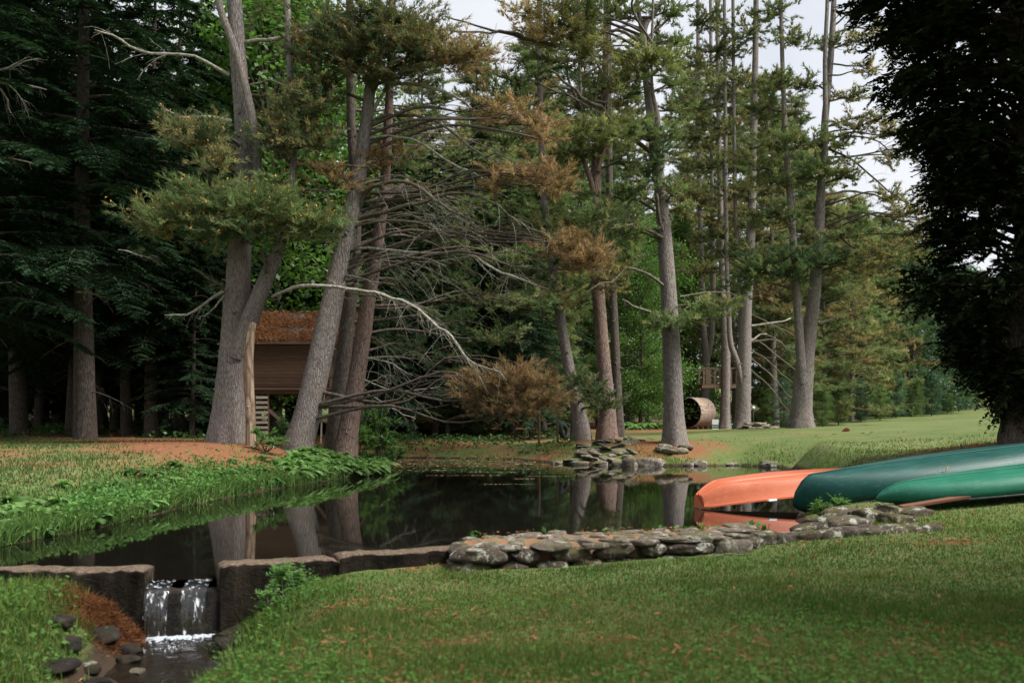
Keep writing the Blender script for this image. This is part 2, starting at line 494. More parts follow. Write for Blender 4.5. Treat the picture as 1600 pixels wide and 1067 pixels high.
# ================================================================== terrain
CTRL = np.array([
    (0, -8, .4), (0, 0, .33), (0, 4, .27), (3, 4, .34), (-3, 4, .10), (6, 4, .5), (-6, 5, .12), (-4.7, 7.9, .0), (-6, 8.0, .1),
    (0, 9.0, .03), (2, 9.5, .09), (4.6, 10.1, .28), (-1.4, 8.9, .0), (-2.0, 8.4, -.14), (-1.2, 7.2, .08), (3, 7, .22), (6, 8, .5), (0, 6.5, .18),
    (5, 12.4, .27), (6.7, 12.9, .52), (8.7, 17, 1.16), (5.6, 17, .42), (10, 10, .95), (7.6, 22, .62), (8.6, 27, .72), (14, 28, 1.25), (14, 17, 1.55),
    (4.0, 13, .1), (12, 5, 1.0), (20, 10, 1.9),
    (4.8, 30, .62), (10.8, 38, 1.02), (11.6, 50, .72), (11.2, 60, .44), (9, 57, .44), (13, 58, .46), (11, 64, .5), (11.5, 55, .55), (25, 75, .95), (50, 100, 1.8), (62, 60, 2.4), (22, 38, 1.45), (50, 150, 2.3),
    (18, 50, .95), (36, 75, 1.35),
    (-6, 13, .37), (-10, 13, .5), (-10.3, 20, .8), (-6.9, 23.6, 1.04), (-12.5, 29, .75), (-4.7, 22, .5), (-4.2, 24.7, .48), (-5.1, 24, .7), (-5.5, 20.6, .74), (-6.3, 21.5, .92), (-5.4, 22.6, .84), (-6.5, 18.5, .62), (-8, 17, .62), (-5, 27, .45), (-8, 34, .75),
    (-20, 30, .95), (-20, 15, .9),
    (2, 31, .6), (3.2, 33, .72), (0, 34.5, .25), (-3, 36, .3), (0, 45, .6), (4.5, 40, .65), (-15, 50, 1.2), (0, 60, 1.3),
    (-60, 100, 7), (-100, 60, 6), (-10, 110, 6), (0, 160, 14), (-60, 160, 18), (120, 260, 5), (60, 230, 4), (150, 80, 5), (-100, 0, 2), (100, 0, 4), (0, -80, .6),
    (30, 130, 4), (-150, 200, 24), (0, 300, 22), (200, 300, 9),
], float)

DAM_L, DAM_R = np.array((-3.22, 8.72)), np.array((-2.60, 8.88))
DAM_E = np.array((-0.62, 9.80))
POND = np.array([(-7.6, 8.5), (-7.0, 9.9), (-5.75, 10.9), (-5.5, 12.4), (-5.3, 13.7), (-5.2, 16.1), (-4.8, 18.7), (-4.1, 21.8), (-3.3, 25), (-3.25, 27.5),
                 (-4.2, 30), (-5.5, 32.5), (-3, 33.2), (0, 32), (1.2, 29.9), (2.8, 28.6), (4.5, 28.1), (6.4, 28.3), (7.25, 27.6), (7.1, 24), (6.2, 20),
                 (5.2, 17.5), (4.5, 15.6), (4.0, 14.1), (3.7, 12.7), (2.9, 11.4), (1.6, 10.55), (0.4, 10.35), (-0.62, 9.95), (-2.6, 9.05), (-3.22, 8.9), (-7.6, 8.5)], float)
CREEK = np.array([(-2.88, 8.95), (-2.80, 8.3), (-2.62, 7.4), (-2.6, 6.4), (-3.0, 5.0), (-3.6, 3.0), (-4.5, 0.0), (-6, -6), (-8, -20)], float)

def base_height(x, y):
    x = np.asarray(x, float); y = np.asarray(y, float)
    num = np.zeros_like(x); den = np.zeros_like(x)
    for cx, cy_, cz in CTRL:
        s2 = (0.10 * math.hypot(cx, cy_) + 0.25) ** 2
        w = 1.0 / ((x - cx) ** 2 + (y - cy_) ** 2 + s2) ** 1.75
        num += w * cz; den += w
    return num / den

def seg_dist(x, y, pts):
    d = np.full(np.shape(x), 1e9)
    for (ax, ay), (bx, by) in zip(pts[:-1], pts[1:]):
        vx, vy = bx - ax, by - ay
        t = np.clip(((x - ax) * vx + (y - ay) * vy) / (vx * vx + vy * vy), 0, 1)
        d = np.minimum(d, np.hypot(x - ax - t * vx, y - ay - t * vy))
    return d

def inside(x, y, pts):
    c = np.zeros(np.shape(x), bool)
    for (ax, ay), (bx, by) in zip(pts, np.roll(pts, -1, 0)):
        if ay == by: continue
        c ^= ((ay > y) != (by > y)) & (x < (bx - ax) * (y - ay) / (by - ay) + ax)
    return c

def sm(t):
    t = np.clip(t, 0, 1)
    return t * t * (3 - 2 * t)

_ph = np.random.default_rng(5).uniform(0, 6.28, (10, 3))
_fr = np.random.default_rng(6).normal(0, 1, (10, 2))
def lumps(x, y, f):
    v = 0
    for i in range(10):
        k = f * (0.6 + 0.25 * i)
        a = _fr[i] / np.hypot(*_fr[i])
        v = v + np.sin(k * (a[0] * x + a[1] * y) + _ph[i, 0]) * np.cos(0.7 * k * (a[1] * x - a[0] * y) + _ph[i, 1]) / (1 + 0.35 * i)
    return v / 4

def dam_side(x, y):
    """> 0 on the downstream side of the dam"""
    line = np.interp(x, [-8, -3.22, -2.6, -0.62, 0.4, 1.8, 2.9], [8.42, 8.72, 8.88, 9.8, 10.2, 10.4, 11.2])
    return line - y

def ground_z(x, y):
    x = np.asarray(x, float); y = np.asarray(y, float)
    z = base_height(x, y)
    r = np.hypot(x, y)
    z = z + lumps(x, y, 2.2) * 0.022 * sm((r - 2) / 4) + lumps(x, y, 0.5) * np.minimum(0.04 + np.maximum(r - 70, 0) * 0.003, 0.4) * sm((r - 8) / 10)
    d = seg_dist(x, y, POND); ins = inside(x, y, POND)
    down = (dam_side(x, y) > 0) & (x < 2.9)
    wide = np.where(x < 0, 2.6, np.where(y > 26, 2.3, 0.9))
    shore = 0.015 + (z - 0.015) * sm(d / wide) ** 0.62
    z = np.where(ins, -0.06 - np.minimum(0.9, 0.55 * d), np.where(down, z, shore))
    # the stream below the spillway
    dc = seg_dist(x, y, CREEK)
    hw = 0.27 + 0.06 * np.sin(y * 2.1)
    left = x < np.interp(y, CREEK[::-1, 1], CREEK[::-1, 0])
    bank = -0.58 + np.maximum(dc - hw, 0) * np.where(left, 0.8, 0.62)
    z = np.where((dam_side(x, y) > -0.2), np.minimum(z, np.where(ins, z, bank + lumps(x, y, 5) * 0.03)), z)
    return z

def gz(x, y):
    return float(ground_z(np.array([x]), np.array([y]))[0])

def at(px, Y, dz=0.0):
    X = XA(px, Y)
    return np.array((X, Y, gz(X, Y) + dz))

def axis(parts):
    v = []
    for a, b, s in parts:
        v += list(np.arange(a, b, s))
    return np.array(v + [parts[-1][1]])

gx = axis([(-420, -120, 20), (-120, -40, 5), (-40, -14, 1.0), (-14, -8, 0.35), (-8, 8, 0.13), (8, 16, 0.3), (16, 44, 1.0), (44, 120, 4), (120, 420, 20)])
gy = axis([(-120, -20, 10), (-20, 2, 1.5), (2, 4, 0.4), (4, 15, 0.13), (15, 36, 0.22), (36, 64, 0.7), (64, 130, 2.0), (130, 420, 12)])
GX, GY = np.meshgrid(gx, gy)
GZ = ground_z(GX.ravel(), GY.ravel())
nx, ny = len(gx), len(gy)
ii = (np.arange(ny - 1)[:, None] * nx + np.arange(nx - 1)[None, :]).ravel()
GT = np.concatenate([np.stack([ii, ii + 1, ii + nx + 1], -1), np.stack([ii, ii + nx + 1, ii + nx], -1)])

# where the ground is covered by fallen needles (red channel) or bare wet soil (green channel): tree feet and stream banks
NEEDLE_SPOTS = [  # px, Y, radius in metres, strength
    (358, 24, 3.2, 1.0), (300, 23, 3.0, 1.0), (395, 21.8, 1.6, 1.2), (345, 21.2, 2.0, 1.2), (290, 21.5, 2.0, 1.1), (430, 22.6, 1.2, 1.2), (240, 22, 2.0, .8), (230, 24, 2.6, .8), (470, 24, 1.8, .9), (540, 22.5, 1.2, .8), (200, 30, 5, .75), (60, 28, 5, .6), (330, 30, 6, .8), (420, 20, 1.0, .6), (410, 22, 1.6, .9),
    (905, 33, 1.8, 1), (945, 33, 2.2, 1), (870, 31, 1.3, .8), (1050, 30, 2.0, 1.0), (1100, 29.3, 1.6, .55), (1150, 31, 2.0, .3), (1000, 31, 1.6, .8), (1000, 45, 4, .8), (1010, 57, 3, .6),
    (1255, 38, 1.5, .5), (1590, 17, 2.2, 1.0), (1520, 16, 2.0, .55), (1500, 19, 1.6, .5), (1240, 33.5, .8, .6),
    (150, 20, 4, .62), (90, 17, 3, .5), (250, 18, 2.6, .62), (340, 19, 2.0, .75), (30, 22, 4, .55), (700, 42, 9, .45), (400, 45, 22, .9), (100, 45, 18, .9), (1000, 72, 18, .8), (850, 60, 20, .9),
    (1180, 50, 2, .5),
]
def cover(x, y):
    nd = np.zeros_like(x)
    for px, Y, rad, s in NEEDLE_SPOTS:
        X = XA(px, Y)
        d = np.hypot(x - X, y - Y) / rad
        nd = np.maximum(nd, s * sm(1.25 - d * 0.9))
    r = np.hypot(x, y)
    nd = nd * (0.75 + 0.6 * lumps(x, y, 3.0)) + 0.25 * np.maximum(lumps(x + 31, y, 1.3), 0) * (r < 60)
    nd = np.maximum(nd, 0.27 * sm((lumps(x - 7, y + 3, 1.1) - 0.12) / 0.5) * (y < 12))
    # footing of the wall and foreground bare spots
    nd = np.maximum(nd, 0.55 * np.exp(-((dam_side(x, y) - 0.12) / 0.22) ** 2) * ((x > -1.2) & (x < 5)))
    for px, py, rad in ((1540, 1020, .5), (1500, 985, .4), (700, 985, .3), (640, 1010, .3), (950, 985, .25), (1480, 850, .5), (520, 905, .45)):
        Y = 1.25 * FPX / (py - HYP); X = XA(px, Y)
        nd = np.maximum(nd, 0.62 * np.exp(-((x - X) ** 2 + 2.2 * (y - Y) ** 2) / rad ** 2))
    dc = seg_dist(x, y, CREEK)
    soil = np.where(dam_side(x, y) > -0.3, sm(1.5 - dc * np.where(x < -2.9, 1.7, 2.0)), 0)
    soil = np.maximum(soil, np.where((y > 9.9) | (x > 0), sm(1.0 - seg_dist(x, y, POND) / 0.30) * 0.9, 0))
    return np.clip(nd, 0, 1), np.clip(soil, 0, 1)

nd, so = cover(GX.ravel(), GY.ravel())
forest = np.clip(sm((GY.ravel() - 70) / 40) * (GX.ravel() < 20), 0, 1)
m, t, o = newmat('ground'); g = G(t)
sep = g.n('SeparateColor'); g.l(g.attr('Col').outputs['Color'], sep.inputs[0])
pos = g.coord('Position')
n1 = g.noise(pos, 0.8, 5, 0.65); n2 = g.noise(pos, 7.0, 6, 0.7); n3 = g.noise(pos, 38.0, 4, 0.7); n4 = g.noise(pos, 0.16, 4, 0.6)
gr = g.mix(g.ramp(n2, [(0.3, 0.0), (0.7, 1.0)]), (0.042, 0.076, 0.018), (0.10, 0.132, 0.038))
gr = g.mix(g.ramp(n1, [(0.42, 0.0), (0.7, 0.8)]), gr, (0.135, 0.132, 0.052))
gr = g.mix(g.ramp(n4, [(0.35, 0.0), (0.65, 0.5)]), gr, (0.135, 0.158, 0.066))
ne = g.mix(g.ramp(n3, [(0.3, 0.0), (0.7, 1.0)]), (0.10, 0.042, 0.021), (0.255, 0.118, 0.058))
ne = g.mix(g.ramp(n2, [(0.5, 0.0), (0.75, 0.6)]), ne, (0.10, 0.06, 0.035))
fac = g.ramp(g.math('ADD', sep.outputs[0], g.math('MULTIPLY', g.math('SUBTRACT', n2, 0.5), 0.9)), [(0.36, 0.0), (0.62, 1.0)])
cc = g.mix(fac, gr, ne)
sl = g.mix(n2, (0.018, 0.013, 0.009), (0.06, 0.04, 0.026))
cc = g.mix(g.ramp(g.math('ADD', sep.outputs[1], g.math('MULTIPLY', g.math('SUBTRACT', n2, 0.5), 0.6)), [(0.35, 0.0), (0.6, 1.0)]), cc, sl)
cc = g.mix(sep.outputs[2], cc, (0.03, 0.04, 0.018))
g.principled(o, cc, 0.95, 0.1, g.bump(g.math('ADD', n2, g.math('MULTIPLY', n3, 0.5)), 0.7, 0.04))
M['ground'] = m
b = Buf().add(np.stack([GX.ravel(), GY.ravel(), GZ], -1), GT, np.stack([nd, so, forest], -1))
ground = tag(b.obj('ground', M['ground']), 'grassy ground with needle-covered mounds round the pond', kind='structure')

# ------------------------------------------------------------------ water
def fan(poly, z):
    bm = bmesh.new()
    vs = [bm.verts.new((x, y, z)) for x, y in poly]
    f = bm.faces.new(vs)
    bmesh.ops.triangulate(bm, faces=[f])
    V = np.array([v.co[:] for v in bm.verts]); bm.verts.index_update()
    T = np.array([[v.index for v in fc.verts] for fc in bm.faces]); bm.free()
    return V, T
grow = []
cen = POND.mean(0)
for k, (x, y) in enumerate(POND[:-1]):
    if (x < -0.3 and y < 10.5 and x > -7.2) or y < 8.8:          # dam side: stop inside the wall
        grow.append((x, y))
    else:
        v = np.array((x, y)) - cen
        if y > 10: v = np.array(((1 if x > 0.5 else -1) * 0.5, 0.3 if y > 24 else 0.0))
        grow.append((x + 0.5 * v[0] / max(np.hypot(*v), .1), y + 0.5 * v[1] / max(np.hypot(*v), .1)))
V, T = fan(grow, 0.0)
tag(Buf().add(V, T).obj('pond_water', M['water'], smooth=False), 'dark still pond water mirroring the pines', kind='structure')
rng = np.random.default_rng(11)
yy = np.linspace(8.74, -2, 60); cxs = np.interp(yy, CREEK[::-1, 1], CREEK[::-1, 0])
xx = np.linspace(-0.75, 0.75, 16)
V = np.stack([(cxs[:, None] + xx[None]), np.repeat(yy[:, None], 16, 1), -0.45 - 0.012 * np.maximum(8.7 - yy, 0)[:, None] + rng.normal(0, 0.006, (60, 16))], -1).reshape(-1, 3)
i = (np.arange(59)[:, None] * 16 + np.arange(15)[None]).ravel()
tag(Buf().add(V, np.concatenate([np.stack([i, i + 16, i + 17], -1), np.stack([i, i + 17, i + 1], -1)])).obj('stream_water', M['stream']),
    'shallow dark stream below the spillway', kind='structure')

# ------------------------------------------------------------------ dam wall and fall
def rough_block(rng, p0, p1, thick, z0, z1, mat, name, parent, seg=0.07, amp=0.010, origin=(0, 0, 0)):
    """wall piece from p0 to p1 (front line), thick behind it, worn arrises"""
    p0 = np.asarray(p0, float); p1 = np.asarray(p1, float)
    L = np.hypot(*(p1 - p0)); d = (p1 - p0) / L; nn = np.array((-d[1], d[0]))
    n = max(3, int(L / seg))
    prof = [(0, z0), (0, (z0 + z1) / 2), (0, z1 - .05), (.004, z1 - .018), (.02, z1), (thick * .5, z1 + .006), (thick - .04, z1), (thick, z1 - .05), (thick, z0)]
    V = []
    for k in range(n + 1):
        q = p0 + d * L * k / n
        e = 0.025 if k in (0, n) else 0.0
        wz = 0.006 * math.sin(k * 0.35 + z1 * 7) + rng.normal(0, amp * .2)
        for (w, z) in prof:
            ww = w + rng.normal(0, amp)
            V.append((q[0] + nn[0] * ww, q[1] + nn[1] * ww, z + (wz + rng.normal(0, amp * .4) - e if z > z0 + .1 else 0)))
    m_ = len(prof); T = []
    for k in range(n):
        for j in range(m_ - 1):
            a, b_, c, e = k * m_ + j, k * m_ + j + 1, (k + 1) * m_ + j + 1, (k + 1) * m_ + j
            T += [(a, c, b_), (a, e, c)]
    for k, flip in ((0, False), (n, True)):
        for j in range(1, m_ - 1):
            tri = (k * m_, k * m_ + j, k * m_ + j + 1)
            T.append(tri[::-1] if flip else tri)
    return Buf().add(V, T).obj(name, mat, parent, smooth=False, origin=origin)
dam = empty('dam_wall', (-2.9, 8.8, -0.5), label='low weathered concrete dam wall with a notched spillway across the pond outlet', cat='dam')
dam['kind'] = 'thing'
O = (-2.9, 8.8, -0.5)
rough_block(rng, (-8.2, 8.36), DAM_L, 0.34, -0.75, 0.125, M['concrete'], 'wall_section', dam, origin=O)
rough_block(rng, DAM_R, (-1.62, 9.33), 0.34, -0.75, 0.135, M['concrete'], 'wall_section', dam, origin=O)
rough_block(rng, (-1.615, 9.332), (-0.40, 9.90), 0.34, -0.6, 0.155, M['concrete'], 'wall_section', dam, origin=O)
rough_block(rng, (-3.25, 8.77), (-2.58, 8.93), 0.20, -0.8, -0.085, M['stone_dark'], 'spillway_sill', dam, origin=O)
# falling sheets
fall = empty('waterfall', (-2.9, 8.75, -0.45), label='two thin white sheets of water spilling through the dam notch', cat='waterfall')
for a, b_, s in ((231, 267, 1), (284, 321, 2)):
    Xa, Xb = XA(a, 8.8), XA(b_, 8.8)
    u = np.linspace(0, 1, 30); w = np.linspace(0, 1, 22)
    U, W = np.meshgrid(u, w)
    X = Xa + (Xb - Xa) * U + (U - .5) * -0.02 * W
    Yl = np.interp(X, [-3.22, -2.6], [8.755, 8.915])
    zz = np.where(W < .25, 0.004 - 0.058 * (W / .25) ** 1.6, -0.054 - 0.40 * np.maximum((W - .25) / .75, 0) ** 1.1)
    yo = np.where(W < .25, 0.16 - 0.19 * W / .25, -0.03 - 0.09 * np.sqrt(np.maximum((W - .25) / .75, 0)))
    rip = 0.003 * np.sin(U * 41 + s) * np.sin(U * 17 + W * 2)
    V = np.stack([X, Yl + yo + rip, zz], -1).reshape(-1, 3)
    i = (np.arange(21)[:, None] * 30 + np.arange(29)[None]).ravel()
    Buf().add(V, np.concatenate([np.stack([i, i + 30, i + 31], -1), np.stack([i, i + 31, i + 1], -1)])).obj('water_sheet', M['fall'], fall, origin=(-2.9, 8.75, -0.45))
fb = Buf()
th = np.linspace(0, 2 * np.pi, 7, endpoint=False)
for k in range(520):
    q = rng.random()
    X = rng.uniform(-3.17, -2.63); Y = np.interp(X, [-3.22, -2.6], [8.64, 8.80]) - abs(rng.normal(0, 0.07)) - 0.0
    if k > 400: Y -= rng.uniform(0, .5); X += rng.uniform(-.1, .1)
    r = rng.uniform(0.003, 0.014) * (0.4 if k > 400 else 1)
    V = np.stack([X + r * 1.5 * np.cos(th), Y + r * np.sin(th), np.full(7, -0.452 - 0.012 * max(8.7 - Y, 0))], -1)
    V = np.vstack([V, (X, Y, -0.45 + r * rng.uniform(.3, 1.1))])
    fb.add(V, [(j, (j + 1) % 7, 7) for j in range(7)])
tag(fb.obj('foam', M['foam'], fall, origin=(-2.9, 8.75, -0.45)), kind='stuff')

# ------------------------------------------------------------------ stones
def stone_mesh(seed, name, sub=2, cut=5):
    """a split field stone: rounded block shaved by random planes"""
    r_ = np.random.default_rng(seed)
    bm = bmesh.new()
    bmesh.ops.create_cube(bm, size=1.0)
    bmesh.ops.subdivide_edges(bm, edges=bm.edges[:], cuts=3 if sub < 3 else 5, use_grid_fill=True)
    V = np.array([v.co[:] for v in bm.verts])
    pw = r_.uniform(3.0, 5.5)
    V = V / ((np.abs(V) ** pw).sum(1) ** (1 / pw))[:, None] * 0.5
    for k in range(cut):
        n_ = nrm(r_.normal(0, 1, 3)); h = r_.uniform(0.36, 0.52)
        ex = np.maximum(V @ n_ - h, 0)
        V -= ex[:, None] * n_ * 0.98
    f_ = r_.normal(0, 5, (4, 3)); p_ = r_.uniform(0, 6, 4)
    V += nrm(V) * sum(np.sin(V @ f_[i] + p_[i]) for i in range(4))[:, None] * .022
    V += r_.normal(0, 0.008, V.shape)
    V /= np.abs(V).max(0) * 2
    for v, co in zip(bm.verts, V): v.co = co
    me = bpy.data.meshes.new(name); bm.to_mesh(me); bm.free()
    me.polygons.foreach_set('use_smooth', np.ones(len(me.polygons), bool))
    return me
SM = {}
def stone(parent, name, loc, size, rz, seed, mat='stone', tilt=(0, 0), sub=2):
    key = (seed % 9, mat, sub)
    if key not in SM:
        SM[key] = stone_mesh(seed % 9 + 40, 'stone', sub); SM[key].materials.append(M[mat])
    o = link(name, SM[key], parent)
    o.location = tuple(float(a) for a in loc); o.scale = tuple(float(a) for a in size)
    o.rotation_euler = (tilt[0], tilt[1], rz)
    return o
# rubble wall: front course, second course and cap slabs, each stone a part; earth core behind
wall = empty('stone_wall', (1.0, 9.9, 0.0), label='low lichened rubble stone wall capped with flat needle-strewn slabs by the water', cat='wall')
wall['kind'] = 'thing'
WO = np.array((1.0, 9.9, 0.0))
fp = np.array([(-0.50, 9.28), (0.6, 9.42), (1.6, 9.72), (2.30, 9.98)])          # front line, left to right
bp = np.array([(-0.42, 10.10), (0.5, 10.45), (1.6, 10.62), (2.5, 10.9)])
def on(line, s):
    return curve(line, 101)[int(round(np.clip(s, 0, 1) * 100))]
rng = np.random.default_rng(21)
k = 0
for lev in (0, 1):                                             # two courses in the face, joints staggered
    s = -.03 * lev
    while s < 1.0:
        w = rng.uniform(0.18, 0.46) if lev == 0 else rng.uniform(.22, .5)
        c = on(fp, s + w / 2 / 3.0)
        zt = 0.215 + 0.03 * s
        h = .135 + rng.normal(0, .012)
        stone(wall, 'stone', np.array((c[0], c[1] + .15 + rng.normal(0, .02), zt - .065 - .12 * lev)) - WO, (w * 1.05, .36, h * 1.06), 0.2 + rng.normal(0, .07), k, 'stone_wall', (rng.normal(0, .06), rng.normal(0, .05)), 3)
        s += w / 3.0; k += 1
for row in range(5):
    s = rng.uniform(-.02, .02)
    while s < 1.0:
        w = rng.uniform(0.16, 0.42)
        f = (row + .12) / 5 + rng.normal(0, .03)
        c = on(fp, s + w / 6) * (1 - f) + on(bp, s + w / 6) * f
        if row == 0 or rng.random() < .72:
            stone(wall, 'cap_stone', np.array((c[0], c[1] + .06, .228 + .03 * s + rng.normal(0, .006))) - WO, (w * 1.0, rng.uniform(.18, .28), rng.uniform(.05, .075)), 0.2 + rng.normal(0, .2), k, 'stone', (rng.normal(0, .035), rng.normal(0, .035)), 3)
        s += (w + rng.uniform(0, .05)) / 3.0; k += 1
for k2, (x_, y_, w_) in enumerate(((-.50, 9.42, .34), (-.52, 9.68, .30), (-.50, 9.92, .36), (-.44, 10.12, .3))):      # closing the low end
    for lev in (0, 1):
        stone(wall, 'stone', np.array((x_ + .03, y_, .16 - .12 * lev)) - WO, (.3, w_, .15), rng.normal(0, .1), k2 + 4 * lev, 'stone_wall', (rng.normal(0, .05), rng.normal(0, .05)), 3)
cV = []
for q in np.linspace(0, 1, 30):
    a = on(fp, q) + np.array((0, .19)); b_ = on(bp, q)
    zt = .236 + .03 * q
    for f in (0, .25, .5, .75, 1):
        c = a * (1 - f) + b_ * f
        cV.append((c[0], c[1], zt + rng.normal(0, .008) - (.03 if f in (0, 1) else 0)))
    cV.append((b_[0], b_[1] + .1, -.5)); cV.append((a[0], a[1], -.3))
cV = np.array(cV); T = []
for q in range(29):
    for j in range(7):
        a, b_ = q * 7 + j, q * 7 + (j + 1) % 7
        T += [(a, b_, b_ + 7), (a, b_ + 7, a + 7)]
m, t, o = newmat('needle-strewn earth'); g = G(t)
n1 = g.noise(g.coord('Position'), 30, 5, 0.7); n2 = g.noise(g.coord('Position'), 5, 4, 0.6)
g.principled(o, g.mix(g.ramp(n2, [(.5, 0.), (.65, .7)]), g.mix(n1, (0.12, 0.06, 0.03), (0.33, 0.19, 0.11)), (0.12, 0.11, 0.035)), .95, .1, g.bump(n1, .8, .03))
M['earth'] = m
Buf().add(cV, T).obj('core', M['earth'], wall, origin=WO)
# end boulder and the broken run of stones past the wall
tag(stone(None, 'boulder', (2.20, 9.98, .15), (.42, .30, .25), .1, 4, 'stone', sub=3), 'rounded brown boulder at the end of the stone wall', 'boulder')
LOW = [(1165, 842, .42), (1195, 838, .34), (1225, 836, .3), (1268, 835, .36), (1300, 832, .40), (1332, 829, .34), (1362, 827, .28), (1392, 828, .36), (1424, 828, .3), (1455, 826, .26)]
for k, (px, py, w) in enumerate(LOW):
    Y = 10.25 + .02 * k; X = XA(px, Y)
    z = EYE - (py - HYP) / FPX * Y
    tag(stone(None, 'kerb_stone', (X, Y + .05, min(z - .05, gz(X, Y) + .03)), (w * 1.05, .3, .20), rng.normal(.1, .15), k + 2, 'stone_wall', (rng.normal(0, .08), rng.normal(0, .08)), 3),
        'half-buried stone in the low run between wall end and canoes', 'stone', 'low run of half-buried stones')
for k, (px, py, Y, w, h) in enumerate([(1318, 800, 12.6, .5, .2), (1352, 806, 12.0, .55, .2), (1395, 800, 12.2, .5, .16), (1402, 815, 11.4, .45, .16), (1290, 812, 12.2, .4, .2), (1430, 800, 12.0, .4, .12), (1330, 818, 11.2, .5, .14), (1265, 822, 11.6, .45, .14)]):
    X = XA(px, Y)
    tag(stone(None, 'shore_stone', (X, Y, max(gz(X, Y), 0) + .03), (w, .38, h), rng.normal(0, .4), k + 1, 'stone_wall', (rng.normal(0, .1), rng.normal(0, .1)), 3),
        'flat lichened slab on the shore in front of the green canoes', 'stone', 'flat shore slabs by the canoes')

# far shore stones
rng = np.random.default_rng(33)
k = 0
while k < 46:                                            # rubble slope under the three pines
    f = rng.random(); px = rng.uniform(878 + 30 * f, 985 + 30 * f)
    Y = 28.9 + f * 2.4
    X = XA(px, Y)
    k += 1
    w = rng.uniform(.28, .7)
    tag(stone(None, 'rubble_stone', (X, Y, gz(X, Y) + .015), (w, w * .75, rng.uniform(.07, .14)), rng.uniform(0, 3), k, 'stone', (rng.normal(.25, .12), rng.normal(0, .15))),
        'angular grey stone in the rubble slope below the pines across the pond', 'stone', 'rubble slope across the pond')
for k, (px, Y, w, h, dp) in enumerate([(968, 28.35, .5, .36, .5), (984, 28.2, .48, .62, .5), (1014, 28.2, 1.1, .5, .5), (938, 28.6, .5, .26, .4), (905, 28.9, .6, .22, .4), (1075, 28.3, .4, .22, .4), (1092, 28.25, .5, .34, .4),
                                     (1150, 28.6, 1.0, .22, .4), (1203, 28.0, .7, .34, .4), (1175, 28.5, .6, .24, .4), (1054, 28.5, .3, .2, .3), (870, 29.4, .4, .18, .3)]):
    X = XA(px, Y)
    tag(stone(None, 'shore_boulder', (X, Y, h * .13), (w * .9, dp, h * .72), rng.normal(0, .25), k + 4, 'stone', (rng.normal(0, .08), rng.normal(0, .08)), 3),
        'pale block of stone along the far waterline', 'boulder', 'boulders along the far waterline')
tag(stone(None, 'pebble', (XA(1202, 27.6), 27.6, .06), (.42, .35, .24), .3, 7, 'stone', sub=3), 'smooth pale cobble at the corner of the far waterline', 'stone')
for k, (px, Y) in enumerate([(1035, 29.2), (1048, 29.0), (1062, 29.1), (1040, 29.4), (1072, 29.4)]):
    X = XA(px, Y)
    tag(stone(None, 'flat_stone', (X, Y, gz(X, Y) + .05), (.5, .4, .16), rng.uniform(0, 3), k, 'stone', (.15, 0)),
        'small flat stone at the foot of the tall pine beside the far shore', 'stone', 'stones at the tall pine foot')
pile = empty('stone_pile', at(1182, 47), label='low stack of flat dark stones on the lawn beside the double pine', cat='stone pile')
for k in range(26):
    f = rng.uniform(-1, 1)
    lv = rng.integers(0, 3)
    if abs(f) > 1 - .25 * lv: continue
    stone(pile, 'stone', (f * .85, rng.normal(0, .18), .05 + .1 * lv), (rng.uniform(.3, .6), .4, .12), rng.normal(0, .4), k, 'stone', (rng.normal(0, .1), rng.normal(0, .1)))
# stream bed
for k, (X, Y, w, h, mt) in enumerate([(-3.30, 8.02, .42, .15, 'stone_dark'), (-3.12, 8.12, .3, .15, 'stone_dark'), (-3.02, 7.85, .24, .10, 'stone_dark'), (-3.32, 7.48, .26, .15, 'stone_dark'),
                                     (-3.12, 7.40, .22, .09, 'stone_dark'), (-2.98, 7.22, .28, .10, 'stone_dark'), (-2.35, 8.45, .3, .2, 'stone_dark'), (-2.30, 8.15, .4, .16, 'stone_dark'),
                                     (-3.5, 7.7, .3, .12, 'stone_dark'), (-3.25, 7.1, .4, .10, 'stone_dark'), (-2.22, 7.6, .35, .12, 'stone_dark'), (-2.85, 7.55, .18, .05, 'stone'), (-3.16, 7.44, .16, .05, 'stone')]):
    tag(stone(None, 'stream_stone', (X, Y, max(gz(X, Y), -.47) + h * .2), (w * .85, w * .65, h * .8), rng.uniform(0, 3), k, mt, (0, 0), 3),
        'wet dark stone in the stream bed below the dam', 'stone', 'stones in the stream bed')
# ================================================================== trees
PINE, PINE_Y = (0.108, 0.148, 0.066), (0.185, 0.210, 0.088)
PINE_D = (0.066, 0.108, 0.056)
BROWN, RUST = (0.40, 0.265, 0.145), (0.42, 0.17, 0.055)
GREYTWIG = (0.16, 0.13, 0.11)

def px_path(pts, Y, dY=0.0, n=None):
    """pixel path (px, py, width px) -> polyline and radii; depth runs from Y to Y + dY"""
    a = np.asarray(pts, float)
    k = np.linspace(0, 1, len(a))
    Q = np.array([np.append(P(x, y, Y + dY * f), 0.5 * w / FPX * (Y + dY * f)) for (x, y, w), f in zip(a, k)])
    L = np.linalg.norm(np.diff(Q[:, :3], axis=0), axis=1).sum()
    c = curve(Q, n or max(8, int(L / 0.22)))
    return c[:, :3], np.maximum(c[:, 3], 0.004)

